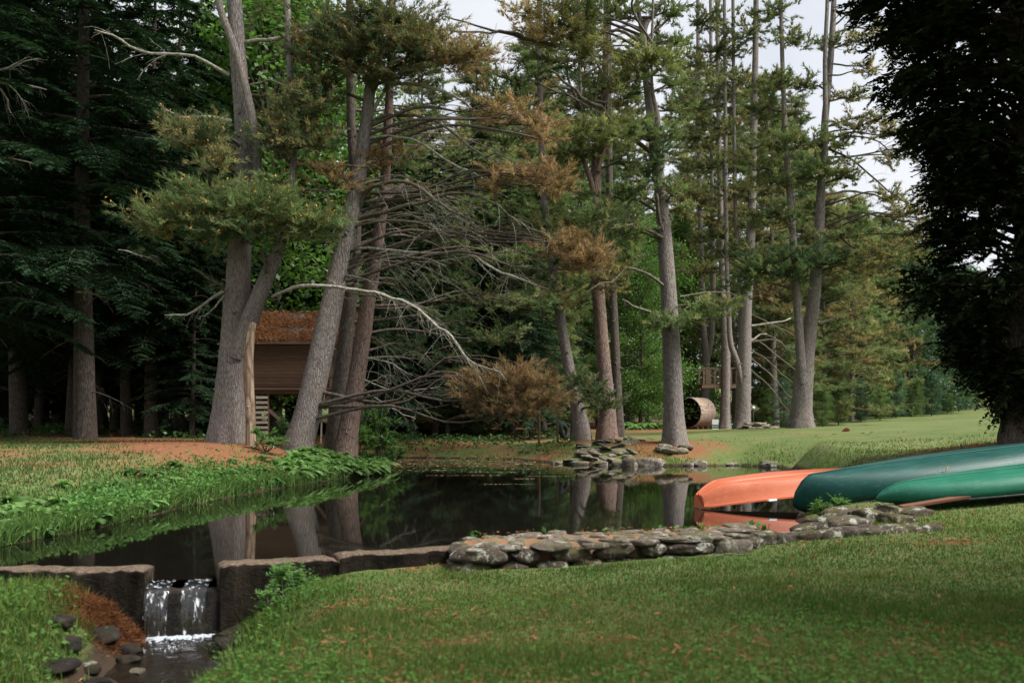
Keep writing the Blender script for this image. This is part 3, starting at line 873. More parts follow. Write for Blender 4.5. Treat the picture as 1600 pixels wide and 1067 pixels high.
def side_twigs(rng, buf, path, r0, n, length, droop=0.35, tips=None, spread=1.0, t0=0.25):
    """bare fine twigs leaving a limb; returns their tips"""
    m_ = len(path); T_ = nrm(np.gradient(path, axis=0)); out_ = []
    for k in range(n):
        f = rng.uniform(t0, 1.0); i = min(int(f * (m_ - 1)), m_ - 1)
        d = nrm(T_[i] * rng.uniform(.5, 1.1) + rng.normal(0, .55 * spread, 3) * np.array((1, 1, .6)))
        L = length * rng.uniform(.35, 1.0) * (1.15 - .5 * f)
        s_ = np.linspace(0, 1, 5)[:, None]
        p = path[i] + d * L * s_ + np.array((0, 0, -droop * L)) * s_ ** 2 + np.cumsum(rng.normal(0, .025 * L, (5, 3)), 0) * s_
        r = max(r0 * .2 * (1 - .5 * f), .003)
        V, T = tube(p, np.linspace(r, .0025, 5), 3, cap=False)
        buf.add(V, T)
        out_.append(p)
        for _ in range(2):
            j = rng.integers(1, 4); d2 = nrm(d + rng.normal(0, .6, 3)); L2 = L * rng.uniform(.2, .45)
            q = p[j] + d2 * L2 * np.linspace(0, 1, 3)[:, None] + np.array((0, 0, -.2 * L2)) * np.linspace(0, 1, 3)[:, None] ** 2
            V, T = tube(q, np.linspace(r * .6, .002, 3), 3, cap=False); buf.add(V, T)
    return out_

def pad(rng, buf, c, rad, n, green, brown, p, needle=.17, k=8, width=.014, specks=0, clumps=None, spread=.42):
    """a layered needle mass: n tufts grouped in shoots of seven that point outward; c centre, rad (x, y, z) radii"""
    c = np.asarray(c, float); rad = np.asarray(rad, float)
    m_ = max(3, n // 7)
    u = nrm(rng.normal(0, 1, (m_, 3)))
    lob = 1 + .28 * np.sin(3 * np.arctan2(u[:, 1], u[:, 0]) + c[0] * 5) + .2 * np.sin(5 * np.arctan2(u[:, 1], u[:, 0]) + c[2] * 7)
    u = u * (rng.uniform(.0, 1.0, (m_, 1)) ** .5) * lob[:, None] * np.where(rng.random((m_, 1)) < .25, 1.3, 1.0)
    lay = np.round(u[:, 2] * 1.6) / 1.6 + rng.normal(0, .12, m_)          # boughs lie in layers
    u[:, 2] = np.where(rng.random(m_) < .7, lay, u[:, 2])
    cc = c + u * rad
    cc[:, 2] += .25 * rad[2] * np.sin(cc[:, 0] * 2.7 + c[0] * 3)
    d0 = nrm(nrm(u * np.array((1, 1, .3)) + 1e-6) * .8 + np.array((0, 0, .28)) + rng.normal(0, .4, (m_, 3)) * np.array((1, 1, .4)))
    t_ = np.linspace(-.5, .5, 7)
    L = needle * 2.3 * rng.uniform(.7, 1.3, m_)
    pts = (cc[:, None, :] + d0[:, None, :] * (t_[None, :] * L[:, None])[..., None] + rng.normal(0, .025, (m_, 7, 3))).reshape(-1, 3)
    d = nrm(np.repeat(d0, 7, 0) + np.array((0, 0, .22)))
    tint = np.clip(np.clip(p * 1.0 + rng.normal(0, .10 + .18 * min(p, .6), m_) - (.04 if p < .3 else 0), 0, 1)[:, None] + rng.normal(0, .05, (m_, 7)), 0, 1).reshape(-1, 1)
    col = (np.asarray(green)[None] * (1 - tint) + np.asarray(brown)[None] * tint) * np.repeat(rng.uniform(.65, 1.4, m_), 7)[:, None]
    V, T, C = tufts(rng, pts, d, needle, k, spread, width, col, .012)
    buf.add(V, T, C)
    if specks:
        q = pts[rng.integers(0, len(pts), specks)] + rng.normal(0, .04, (specks, 3)) + np.array((0, 0, .06))
        V, T, C = leaves(rng, q, .06, np.broadcast_to(np.array((.6, .24, .08)), (specks, 3)), .2)
        buf.add(V, T, C)

def spur(rng, a, b, sag=.12):
    L = np.linalg.norm(b - a)
    m1 = a * .6 + b * .4 + np.array((0, 0, sag * L)) + rng.normal(0, .04 * L, 3)
    m2 = a * .25 + b * .75 + np.array((0, 0, sag * .8 * L)) + rng.normal(0, .05 * L, 3)
    return curve(np.array([a, m1, m2, b]), 12)

def hero(name, label, Y, stems, limbs=(), pads=(), bark='bark', seed=0, flare=(.45, .35, 5), needle=.17, extra_top=True, cat='pine tree', group=None, density=1.0, wf=1.0):
    """a pine standing at depth Y; everything is given as photograph pixels, limbs and needle masses get their own depth"""
    rng = np.random.default_rng(seed)
    stems = [([(x, y, w * wf) for x, y, w in st[0]],) + tuple(st[1:]) for st in stems]
    p0, r0 = px_path(stems[0][0], Y, stems[0][1] if len(stems[0]) > 1 else 0)
    bx, by = p0[0, 0], p0[0, 1]; bz = gz(bx, by)
    org = np.array((bx, by, bz))
    root = empty(name, org, label=label, cat=cat, group=group)
    paths = []
    tb = Buf()
    for k, st in enumerate(stems):
        p, r = px_path(st[0], Y, st[1] if len(st) > 1 else 0)
        if len(st) > 2: p = p + np.array((0, st[2], 0))
        if k == 0:
            p = p.copy(); p[0, 2] = min(p[0, 2], bz) - .15
        V, T = tube(p, r, 22 if k == 0 else 14, rng, .035, (flare[0], flare[1], flare[2], rng.uniform(0, 6)) if k == 0 else None)
        tb.add(V, T)
        paths.append((p, r))
        # branch stubs and knots
        for _ in range(int(len(p) * .25)):
            i = rng.integers(2, len(p) - 1)
            a = rng.uniform(0, 6.28); d = np.array((math.cos(a), math.sin(a), rng.uniform(-.1, .35)))
            V, T = tube(np.array([p[i] + d * r[i] * .7, p[i] + d * (r[i] + rng.uniform(.02, .10))]), np.array((.045, .026)) * rng.uniform(.6, 1.5), 5)
            tb.add(V, T)
    tb.obj('trunk', M[bark], root, origin=org)
    allp = np.concatenate([p for p, r in paths]); allr = np.concatenate([r for p, r in paths])
    twig = Buf(); crown = Buf()
    for lm in limbs:
        pts, dY, mat, ntw, ltw = lm[:5]
        Y0 = Y + (lm[5] if len(lm) > 5 else 0)
        p, r = px_path(pts, Y0, dY)
        r = r * .74
        p = p + np.cumsum(rng.normal(0, .016, p.shape), 0)
        kn = np.repeat(rng.normal(0, .05, (len(p) // 3 + 1, 3)), 3, 0)[:len(p)]; p = p + kn * np.linspace(0, 1, len(p))[:, None]
        V, T = tube(p, r, 7, rng, .06)
        Buf().add(V, T).obj('limb', M[mat], root, origin=org)
        if ntw: side_twigs(rng, twig, p, r[0], ntw, ltw)
    if twig.n: tag(twig.obj('twigs', M['limb_pale' if any(l[2] == 'limb_pale' for l in limbs) else 'limb'], root, origin=org), kind='stuff')
    dk = Buf()
    for pd in pads:
        px, py, rx, ry, dY, brown = pd[:6]
        Yp = Y + dY
        c = P(px, py, Yp); rad = np.array((rx / FPX * Yp, .55 * rx / FPX * Yp + .25, ry / FPX * Yp))
        area = rx * ry * 3.14 / (needle * FPX / Yp) ** 2
        n = int(area * 10 * density)
        green = PINE_Y if (len(pd) > 6 and pd[6] == 'y') else (PINE_D if (len(pd) > 6 and pd[6] == 'd') else PINE)
        pad(rng, crown, c, rad, n, green, BROWN, brown, needle, 7, .021 * Yp / 25, specks=int(n * (.2 if len(pd) > 7 else 0)))
        # the bough that carries it
        i = np.argmin(np.abs(allp[:, 2] - (c[2] - .25)) + .35 * np.abs(allp[:, 0] - c[0]))
        a = allp[i]
        L = np.linalg.norm(c - a)
        if L < 7:
            q = spur(rng, a, c - np.array((0, 0, .1)), .06)
            V, T = tube(q, np.linspace(min(.05, allr[i] * .5), .012, len(q)), 5); dk.add(V, T)
            for _ in range(7):
                e = c + nrm(rng.normal(0, 1, 3)) * rad * .8
                q2 = spur(rng, q[rng.integers(5, 11)], e, .05)
                V, T = tube(q2, np.linspace(.014, .004, len(q2)), 3, cap=False); dk.add(V, T)
    if dk.n: tag(dk.obj('boughs', M['limb_dark'], root, origin=org), kind='stuff')
    # upper crown, above the picture: whorls of boughs and pads
    if extra_top:
        ub = Buf()
        for p, r in paths:
            top = p[-1]
            if top[2] < 9: continue
            H = rng.uniform(5, 8)
            q = np.array([top, top + np.array((rng.normal(0, .3), rng.normal(0, .3), H))])
            V, T = tube(curve(q, 6), np.linspace(r[-1], .04, 6), 8); ub.add(V, T)
            for k in range(8):
                f = rng.uniform(0, 1); a = rng.uniform(0, 6.28); L = 3.2 * (1.1 - f) + .5
                c = q[0] + (q[1] - q[0]) * f + np.array((math.cos(a) * L, math.sin(a) * L, .4))
                s_ = q[0] + (q[1] - q[0]) * f
                V, T = tube(spur(rng, s_, c), np.linspace(.05, .012, 12), 4); ub.add(V, T)
                pad(rng, crown, c, (1.1, 1.1, .4), 60, PINE, BROWN, .1, .34, 7, .05)
        if ub.n: ub.obj('treetop', M['bark'], root, origin=org)
    if crown.n: tag(crown.obj('crown', M['needles'], root, smooth=False, origin=org), kind='stuff')
    return root

TOP = -60   # a little above the frame
def fan_limbs(rng, starts, n, mat='limb', rightward=(90, 290)):
    out_ = []
    for k in range(n):
        x, y = starts[k % len(starts)]
        x += rng.normal(0, 4); y += rng.normal(0, 26)
        L = rng.uniform(*rightward); dr = rng.uniform(-.12, .62) * L * (1 if y > 250 else .4)
        ar = rng.uniform(.02, .16) * L
        w = rng.uniform(2.2, 4.2)
        if y > 420: L *= rng.uniform(.3, .75); dr = rng.uniform(-.35, .9) * L; w *= .6
        out_.append((((x, y, w), (x + .33 * L, y - ar + .12 * dr, w * .8), (x + .68 * L, y - ar * .5 + .5 * dr, w * .5), (x + L, y + dr, 1.2)), rng.normal(0, 1.6), mat, 9, rng.uniform(.7, 1.7), rng.normal(.3, .5)))
    return out_

# --- the two-stemmed pine on the needle mound
hero('pine_tree', 'massive pine with a second stem rising from its lower trunk on the needle-covered mound', 24.0,
     [([(357, 690, 84), (362, 610, 68), (366, 540, 60), (372, 440, 52), (379, 320, 42), (380, 200, 36), (372, 90, 34), (366, 0, 30), (362, TOP, 28)],),
      ([(372, 560, 30), (395, 500, 36), (425, 425, 30), (446, 370, 25), (461, 290, 18), (458, 150, 15), (452, 0, 13), (450, TOP, 12)], 0, -.25),
      ([(384, 330, 14), (408, 270, 18), (400, 190, 17), (375, 90, 16), (350, 20, 15), (335, TOP, 14)], 0, -.35)],
     limbs=[
        (((352, 452, 8), (325, 470, 6), (295, 492, 5), (266, 497, 2)), -1.2, 'limb_pale', 10, .7, -.2),
        (((352, 455, 7), (340, 437, 6), (305, 418, 3)), -.8, 'limb', 5, .5, -.2),
        (((352, 462, 5), (330, 490, 3), (310, 495, 1.5)), -.8, 'limb_pale', 4, .4, -.2),
        (((358, 118, 8), (300, 90, 6), (230, 84, 6), (180, 60, 5), (146, 48, 2)), -1.5, 'limb_pale', 12, 1.0, -.2),
        (((362, 190, 9), (330, 183, 7), (285, 180, 4), (250, 170, 2)), -1.0, 'limb_pale', 8, .9, -.2),
        (((384, 68, 9), (415, 65, 8), (470, 50, 7), (540, 30, 4)), -.5, 'limb_pale', 6, .8),
        (((384, 135, 4), (420, 125, 3), (450, 128, 2)), -.4, 'limb_pale', 4, .5),
        (((386, 150, 7), (420, 148, 6), (470, 138, 3)), -.4, 'limb', 4, .5),
        (((462, 258, 6), (500, 252, 5), (570, 260, 4), (590, 258, 3)), -.6, 'limb', 5, .5, -.25),
        (((425, 465, 7), (462, 450, 7.5), (540, 447, 7), (600, 455, 6.5), (660, 482, 6), (705, 520, 5), (742, 565, 4), (800, 590, 2)), -3.0, 'limb_pale', 46, 1.0, -.7),
        (((425, 302, 6), (470, 292, 5), (520, 290, 3)), -.5, 'limb', 6, .6, -.2),
        (((408, 385, 7), (413, 405, 8), (424, 425, 9)), -.1, 'limb_dark', 0, .3, -.5),
        (((350, 330, 7), (330, 290, 5), (300, 250, 3)), -.8, 'limb_dark', 5, .6, -.3),
     ],
     pads=[(275, 338, 62, 34, -1.2, .10, '', 1), (330, 318, 70, 38, -1.4, .06, '', 1), (395, 316, 80, 36, -1.5, .05, '', 1), (460, 345, 66, 34, -1.3, .06, '', 1), (380, 362, 110, 24, -1.0, .05, 'd', 1), (505, 352, 40, 22, -1.2, .1, '', 1), (235, 345, 30, 20, -1, .25, '', 1),
           (300, 228, 52, 20, -1.0, .25, 'd', 1), (330, 200, 40, 16, -1.0, .2, 'd', 1), (278, 200, 34, 12, -1.0, .25, 'd', 1), (345, 250, 36, 14, -1.1, .3, 'd', 1),
           (445, 195, 46, 34, -.6, .25, 'd', 1), (480, 165, 50, 30, -.6, .2, 'd', 1), (440, 235, 30, 20, -.6, .2, 'd', 1), (500, 215, 36, 20, -.6, .25, 'd', 1)],
     wf=0.74, density=1.7, seed=1, flare=(.5, .3, 6))

# --- pale dead snag beside it
hero('dead_tree', 'pale barkless dead trunk standing beside the massive two-stemmed pine', 23.2,
     [([(392, 692, 16), (391, 640, 15), (388, 580, 16), (390, 530, 15), (396, 505, 9)],)], bark='dead_trunk', seed=31, extra_top=False, flare=(.3, .1, 4), cat='dead tree')

rng = np.random.default_rng(77)
# --- leaning pine
hero('pine_tree', 'leaning grey pine whose trunk slants across the treehouse', 24.0,
     [([(466, 700, 56), (482, 640, 50), (503, 545, 46), (528, 430, 39), (548, 340, 33), (566, 240, 27), (577, 150, 22), (586, 60, 18), (592, TOP, 14)],)],
     limbs=[
        (((556, 338, 10), (575, 300, 9), (602, 285, 9), (640, 284, 8), (680, 306, 8), (712, 328, 6), (760, 350, 3)), -1.2, 'limb', 18, .9),
        (((552, 348, 12), (590, 322, 11), (636, 280, 9)), .8, 'limb', 4, .5),
        (((556, 345, 9), (610, 330, 9), (660, 318, 8), (712, 305, 7), (760, 318, 6), (830, 352, 4), (890, 380, 2.5)), -1.5, 'limb', 26, 1.1),
        (((548, 362, 8), (575, 350, 8), (640, 352, 7), (690, 345, 5), (718, 337, 3)), -.6, 'limb', 10, .7),
        (((540, 390, 6), (580, 390, 6), (680, 400, 6), (730, 405, 5), (790, 435, 5), (850, 460, 3)), -1.6, 'limb_pale', 24, 1.1),
        (((536, 415, 6), (590, 405, 5), (650, 402, 4), (700, 415, 3)), -1.0, 'limb', 12, .9),
        (((578, 180, 8), (610, 132, 7), (660, 130, 7), (710, 148, 6), (745, 172, 3)), -.8, 'limb_pale', 12, .8),
        (((574, 190, 8), (620, 180, 7), (680, 190, 6), (740, 230, 5), (800, 262, 3)), -1.0, 'limb', 16, 1.0),
        (((570, 215, 6), (640, 215, 5), (720, 262, 4), (790, 310, 2)), -1.2, 'limb_pale', 14, .9),
        (((545, 215, 4), (520, 208, 5), (480, 212, 6), (470, 222, 5)), -.4, 'limb_dark', 5, .5),
        (((560, 260, 4), (630, 245, 4), (700, 255, 3)), -.6, 'limb', 8, .8),
        (((535, 430, 5), (560, 432, 4), (620, 445, 3)), -.8, 'limb', 6, .6),
        (((528, 455, 4), (600, 470, 4), (690, 520, 2)), -.6, 'limb', 10, .8),
     ] + fan_limbs(rng, [(556, 300), (545, 360), (540, 400), (565, 230)], 7),
     pads=[(560, 38, 60, 34, -.5, .12, 'd', 1), (620, 30, 66, 36, -.5, .12, '', 1), (600, 80, 80, 34, -.6, .15, 'd', 1), (530, 95, 56, 30, -.4, .2, 'd', 1), (660, 68, 60, 34, -.6, .3, '', 1), (700, 88, 46, 26, -.7, .5, '', 1), (740, 92, 44, 20, -.8, .75), (500, 130, 40, 24, -.4, .25, 'd', 1),
           (600, 120, 60, 20, -.5, .25, '', 1), (500, 45, 46, 30, -.2, .15, 'd', 1), (480, 85, 36, 26, -.2, .2, 'd', 1),
           (600, 250, 40, 16, .2, .75), (540, 280, 34, 14, -.6, .7), (510, 262, 26, 10, -.5, .6),
           (800, 178, 50, 12, -.8, .9), (840, 190, 44, 12, -.9, .95), (770, 165, 30, 10, -.8, .8), (860, 215, 30, 10, -1, .9),
           (800, 270, 36, 12, -1.2, .95), (845, 272, 46, 20, -1.2, 1.0), (875, 292, 26, 14, -1.2, 1.0), (770, 292, 24, 10, -1.0, .9),
           (890, 378, 36, 18, -1.4, 1.0), (925, 392, 34, 20, -1.4, 1.0), (905, 415, 30, 14, -1.4, .95), (865, 372, 26, 12, -1.4, .9),
           (790, 590, 56, 24, -2.4, .9), (750, 612, 38, 26, -2.4, .85), (820, 622, 56, 28, -2.4, .85), (858, 615, 26, 26, -2.4, .8), (795, 640, 50, 14, -2.4, .7)],
     wf=0.82, density=1.5, seed=2, flare=(.4, .22, 5))

hero('pine_tree', 'slim dark pine close behind the leaning grey pine', 25.6,
     [([(522, 692, 34), (530, 620, 32), (541, 520, 27), (552, 420, 24), (556, 300, 20), (549, 200, 17), (547, 60, 15), (546, TOP, 13)],)],
     limbs=fan_limbs(rng, [(556, 320), (556, 380), (552, 420), (548, 470), (552, 200), (550, 260)], 14),
     pads=[(640, 170, 30, 10, .6, .3), (690, 205, 40, 12, .8, .3), (620, 225, 36, 10, .5, .4), (720, 370, 50, 14, .8, .1), (660, 440, 50, 14, 1.0, .08, 'd'), (760, 470, 50, 16, .6, .1), (690, 500, 46, 14, 1.2, .08, 'd'), (780, 520, 46, 16, .5, .12), (640, 540, 40, 12, 1.2, .08, 'd'), (800, 400, 46, 16, .4, .15), (830, 470, 40, 16, .3, .12), (740, 320, 44, 12, .9, .15), (650, 300, 40, 10, 1.2, .1), (700, 560, 40, 12, 1, .08, 'd')],
     bark='bark_dark', wf=0.84, seed=3, density=.8)
hero('pine_tree', 'straight brownish pine at the bank edge nearest the fern patch', 24.7,
     [([(539, 708, 42), (548, 650, 35), (562, 560, 30), (575, 470, 27), (590, 380, 22), (600, 300, 19), (606, 200, 16), (612, 60, 13), (614, TOP, 11)],)],
     limbs=fan_limbs(rng, [(592, 320), (585, 400), (575, 470), (565, 540), (560, 580), (600, 250)], 15) +
        [(((565, 590, 2.6), (620, 607, 2.4), (680, 603, 2), (700, 595, 1.2)), -.3, 'limb_pale', 9, .8), (((560, 555, 2.6), (610, 570, 2.2), (640, 590, 1.2)), -.5, 'limb_pale', 8, .8),
         (((575, 615, 3), (620, 640, 2.5), (650, 655, 1.5)), -.5, 'limb_pale', 6, .6)],
     bark='bark_red', wf=0.86, seed=4, flare=(.35, .2, 5))

# --- pines on the far point
hero('pine_tree', 'pine leaning back over the water at the tip of the far point', 33.0,
     [([(910, 678, 40), (901, 630, 30), (888, 570, 25), (876, 500, 21), (864, 420, 18), (852, 330, 15), (845, 200, 13), (842, TOP, 10)],)],
     limbs=[(((893, 590, 3), (940, 600, 3), (965, 625, 1.5)), -.8, 'limb_dark', 8, .5)],
     pads=[(925, 615, 34, 20, -1.0, .12, 'd'), (945, 630, 24, 14, -1.0, .12, 'd'), (905, 590, 22, 14, -.8, .1, 'd'), (850, 460, 46, 22, -.6, .15, 'd'), (815, 430, 40, 18, -.6, .2, 'd'), (880, 400, 40, 18, -.4, .2), (830, 350, 46, 20, -.4, .2), (880, 470, 34, 16, -.6, .4)],
     wf=0.72, seed=5, bark='bark')
hero('pine_tree', 'stout pine with reddish bark and broken upper stubs on the far point', 33.0,
     [([(948, 676, 44), (949, 630, 33), (941, 540, 29), (934, 440, 27), (931, 340, 23), (932, 260, 22), (940, 180, 16), (946, 90, 13), (948, TOP, 10)],),
      ([(931, 320, 12), (922, 280, 12), (910, 250, 8)], 0, -.1), ([(933, 270, 12), (944, 230, 10), (948, 205, 5)], 0, -.15)],
     limbs=[(((940, 470, 5), (965, 445, 4), (985, 425, 3)), -.4, 'limb', 4, .5)],
     pads=[(930, 215, 60, 18, -.6, .1, 'y'), (960, 190, 40, 16, -.4, .1, 'y'), (905, 240, 40, 14, -.4, .15), (900, 345, 56, 22, -.2, .15), (955, 365, 40, 20, -.6, .05), (945, 430, 32, 22, -1.0, .35, 'y'), (905, 410, 36, 18, .5, .2),
           (940, 130, 46, 16, 0, .1), (985, 255, 30, 14, 0, .1), (905, 160, 40, 16, 0, .15)],
     wf=0.74, seed=6, bark='bark_red', flare=(.5, .3, 5))
hero('pine_tree', 'thin straight pine just behind the stout reddish pine', 37.0,
     [([(967, 670, 17), (964, 600, 14), (960, 510, 13), (955, 400, 12), (952, 250, 10), (950, TOP, 8)],)], pads=[(985, 400, 40, 16, 0, .1), (930, 300, 40, 18, .5, .1), (990, 330, 44, 18, 0, .1)], seed=7, bark='bark_dark')

# --- tall pine at the far shore
hero('pine_tree', 'tall straight grey pine alone at the far shore beside the barrel', 30.0,
     [([(1055, 692, 58), (1053, 650, 47), (1050, 560, 41), (1046, 480, 37), (1040, 390, 34), (1033, 310, 29), (1024, 240, 26), (1015, 160, 22), (1006, 80, 17), (1008, 40, 15), (1030, 10, 9), (1064, TOP, 7)],),
      ([(1006, 62, 12), (998, 20, 10), (990, TOP, 8)],), ([(1022, 228, 13), (1026, 190, 12), (1018, 150, 8), (1016, 110, 5)], 0, -.25)],
     limbs=[
        (((1034, 372, 8), (1010, 360, 8), (985, 350, 7), (950, 352, 4)), -1.0, 'limb', 6, .5, -.2),
        (((1035, 446, 7), (1005, 426, 6), (975, 420, 5), (955, 440, 4), (925, 458, 2)), -1.2, 'limb', 8, .6, -.2),
        (((1032, 495, 7), (1000, 480, 6), (975, 468, 4)), -.8, 'limb', 4, .4, -.2),
        (((1036, 362, 7), (1028, 335, 7), (1024, 308, 6)), -.15, 'limb_dark', 0, .3, -.5),
        (((1024, 330, 7), (990, 312, 6), (975, 345, 4), (968, 380, 2)), -.8, 'limb_dark', 6, .6, -.2),
        (((1016, 238, 9), (960, 190, 9), (935, 162, 8), (890, 130, 6), (850, 108, 4)), -1.5, 'limb', 12, .8, -.2),
        (((1005, 70, 7), (970, 48, 6), (930, 52, 4)), -.6, 'limb_dark', 8, .7), (((1010, 60, 6), (1040, 35, 5), (1062, 8, 4)), .4, 'limb_dark', 6, .6),
        (((1062, 465, 4), (1090, 458, 3.5), (1130, 455, 3), (1150, 462, 2)), .6, 'limb', 6, .5),
        (((875, 70, 7), (830, 60, 7), (770, 40, 5), (700, 20, 3)), -.5, 'limb_dark', 14, .9, -1.0), (((870, 74, 6), (800, 55, 5), (700, 50, 4)), -.6, 'limb_dark', 12, .9, -1.0),
     ],
     pads=[(1020, 84, 42, 18, -.7, .1, 'y'), (1035, 102, 30, 16, -.6, .12, 'y'), (985, 100, 34, 14, -.5, .2, 'y'), (880, 45, 62, 22, -1.0, .3, 'y'), (920, 78, 46, 18, -1.0, .2, 'y'), (850, 52, 44, 14, -1.2, .7), (825, 20, 50, 14, -1.2, .7), (880, 12, 60, 16, -1.0, .2),
           (930, 20, 40, 14, -.8, .15), (1060, 60, 30, 14, .2, .1), (1040, 20, 36, 14, .3, .1), (975, 20, 36, 16, -.2, .1),
           (905, 200, 52, 16, -1.1, .1, 'y'), (960, 205, 46, 18, -1.0, .1, 'y'), (1000, 205, 40, 18, -.7, .1), (1045, 215, 28, 18, -.3, .08), (1030, 240, 30, 16, -.6, .05, 'd'), (1010, 268, 26, 16, -.5, .08, 'd'), (1055, 130, 30, 14, 0, .1), (1060, 170, 30, 14, .3, .1),
           (985, 300, 44, 18, -.6, .08), (940, 340, 46, 20, -.9, .08), (985, 360, 34, 16, -.8, .1), (1050, 300, 30, 12, -.3, .1), (1065, 320, 26, 10, -.2, .2),
           (1050, 505, 42, 11, -.8, .03), (1090, 495, 38, 13, -.8, .05), (1120, 485, 34, 13, -.6, .05), (1030, 500, 22, 9, -.8, .05), (1130, 470, 30, 10, -.4, .15)],
     wf=0.68, density=1.15, seed=8, flare=(.45, .28, 5))

# --- forked pine on the open lawn
hero('pine_tree', 'forked pine with two tall stems standing on the open lawn', 38.0,
     [([(1252, 668, 54), (1253, 640, 44), (1256, 590, 40), (1262, 540, 32), (1271, 470, 27), (1279, 380, 22), (1283, 290, 18), (1288, 200, 15), (1298, 90, 13), (1303, 0, 11), (1304, TOP, 10)],),
      ([(1252, 600, 22), (1247, 530, 19), (1242, 450, 16), (1236, 360, 14), (1228, 260, 12), (1222, 150, 10), (1218, 20, 8), (1216, TOP, 7)], 0, -.2),
      ([(1284, 280, 10), (1285, 200, 11), (1284, 100, 9), (1288, 0, 8), (1289, TOP, 7)], 0, -.4)],
     limbs=[
        (((1290, 305, 5), (1330, 300, 5), (1370, 305, 4), (1400, 322, 3), (1440, 350, 2)), -1.0, 'limb_pale', 14, .9), (((1290, 330, 4), (1330, 345, 4), (1365, 362, 2)), -.6, 'limb_dark', 8, .7),
        (((1285, 212, 5), (1310, 214, 4), (1360, 215, 3), (1400, 250, 2)), -.5, 'limb', 10, .8), (((1300, 100, 4), (1340, 105, 3), (1380, 112, 2)), -.3, 'limb_dark', 8, .7), (((1302, 40, 4), (1330, 15, 3), (1380, 5, 2)), -.3, 'limb_dark', 8, .7),
        (((1303, 20, 4), (1330, 25, 3), (1375, 24, 2)), .3, 'limb_dark', 8, .7), (((1242, 420, 5), (1220, 400, 4), (1190, 390, 2)), -.5, 'limb_dark', 6, .6),
        (((1281, 506, 7), (1300, 500, 5), (1312, 498, 3)), -.3, 'limb_pale', 3, .4), (((1240, 440, 5), (1210, 458, 4), (1180, 455, 2)), .5, 'limb_pale', 5, .5), (((1283, 445, 4), (1300, 440, 3), (1320, 425, 2)), 0, 'limb_dark', 4, .4),
        (((1292, 230, 5), (1340, 255, 4), (1390, 300, 3), (1430, 330, 2)), -1.2, 'limb_dark', 14, 1.0), (((1288, 350, 5), (1345, 395, 4), (1400, 385, 3), (1460, 340, 2)), -1.5, 'limb_dark', 14, 1.0),
     ],
     pads=[(1210, 405, 50, 18, -.8, .04, 'd'), (1255, 400, 50, 20, -.9, .05, 'd'), (1180, 425, 40, 18, -.8, .05), (1300, 405, 40, 16, -.6, .05, 'd'), (1230, 430, 60, 12, -.9, .05, 'd'), (1160, 445, 26, 12, -.6, .1),
           (1210, 215, 46, 14, -.4, .15), (1255, 220, 46, 14, -.5, .12), (1190, 260, 40, 14, -.4, .15), (1290, 262, 46, 14, -.6, .12), (1330, 275, 30, 12, -.6, .2), (1310, 225, 36, 12, -.4, .2), (1215, 282, 40, 12, -.5, .1), (1260, 280, 36, 12, -.4, .05),
           (1340, 195, 40, 12, -.5, .3), (1370, 185, 30, 10, -.6, .35), (1390, 205, 24, 14, -.6, .35), (1330, 150, 30, 12, -.3, .3), (1310, 70, 26, 14, 0, .2), (1345, 60, 30, 10, -.2, .3), (1380, 40, 26, 10, -.2, .3), (1355, 110, 30, 10, -.2, .35),
           (1390, 305, 36, 12, -1.0, .35), (1420, 335, 32, 16, -1.1, .35), (1440, 365, 30, 14, -1.2, .35), (1400, 245, 24, 12, -.8, .4), (1420, 225, 20, 20, -1, .4), (1380, 395, 40, 14, -1.3, .3), (1430, 400, 30, 14, -1.4, .35), (1350, 415, 30, 10, -1, .3), (1460, 345, 22, 14, -1.4, .3),
           (1215, 130, 40, 16, -.2, .2), (1235, 60, 34, 18, -.2, .2), (1185, 170, 36, 14, 0, .15), (1210, 20, 40, 16, 0, .15), (1260, 130, 30, 14, -.3, .2), (1320, 365, 34, 12, -.8, .1), (1225, 340, 36, 12, -.5, .1), (1195, 330, 34, 12, -.4, .12)],
     wf=0.74, seed=9, flare=(.5, .3, 5), needle=.19)

# --- trunks round the tree platform
hero('pine_tree', 'broad two-stemmed pine to the side of the tree platform by the stone stack', 50.0,
     [([(1159, 672, 32), (1161, 640, 28), (1163, 560, 25), (1166, 480, 20), (1172, 400, 17), (1176, 260, 14), (1180, 100, 11), (1182, TOP, 9)],),
      ([(1158, 600, 10), (1150, 565, 11), (1140, 535, 10), (1137, 480, 9), (1134, 400, 8), (1132, 200, 7), (1130, TOP, 6)], 0, -.2), ([(1160, 560, 10), (1158, 500, 9), (1156, 430, 8), (1150, 300, 7), (1146, TOP, 6)], 0, .2)],
     limbs=[(((1174, 510, 5), (1200, 507, 4), (1238, 500, 3)), .5, 'limb_pale', 4, .5), (((1172, 532, 5), (1195, 522, 3)), .2, 'limb_pale', 2, .3)] +
           [(((1172, y, 3.4), (1200, y + 14 + k * 2, 3), (1230, y + 30 + k * 6, 2.4), (1258, y + 44 + k * 9, 1.6)), 2.0, 'limb', 8, .8) for k, y in enumerate((490, 505, 528, 545, 560, 578))] +
           [(((1172, 535, 4), (1205, 530, 3.4), (1222, 536, 3)), .5, 'limb_dark', 3, .4)],
     pads=[(1160, 395, 50, 14, 0, .15), (1120, 370, 40, 14, .3, .2), (1190, 350, 44, 14, 0, .3), (1150, 300, 50, 16, 0, .25), (1110, 260, 46, 16, .2, .2), (1180, 240, 44, 14, .2, .25), (1130, 200, 50, 16, 0, .2), (1090, 160, 44, 14, .3, .2), (1160, 130, 46, 16, 0, .2), (1120, 80, 50, 16, 0, .2), (1170, 50, 50, 16, 0, .2), (1100, 30, 46, 14, .2, .2),
           (1205, 445, 30, 12, .6, .6), (1195, 460, 24, 10, .6, .6)],
     wf=0.85, seed=10, needle=.24)
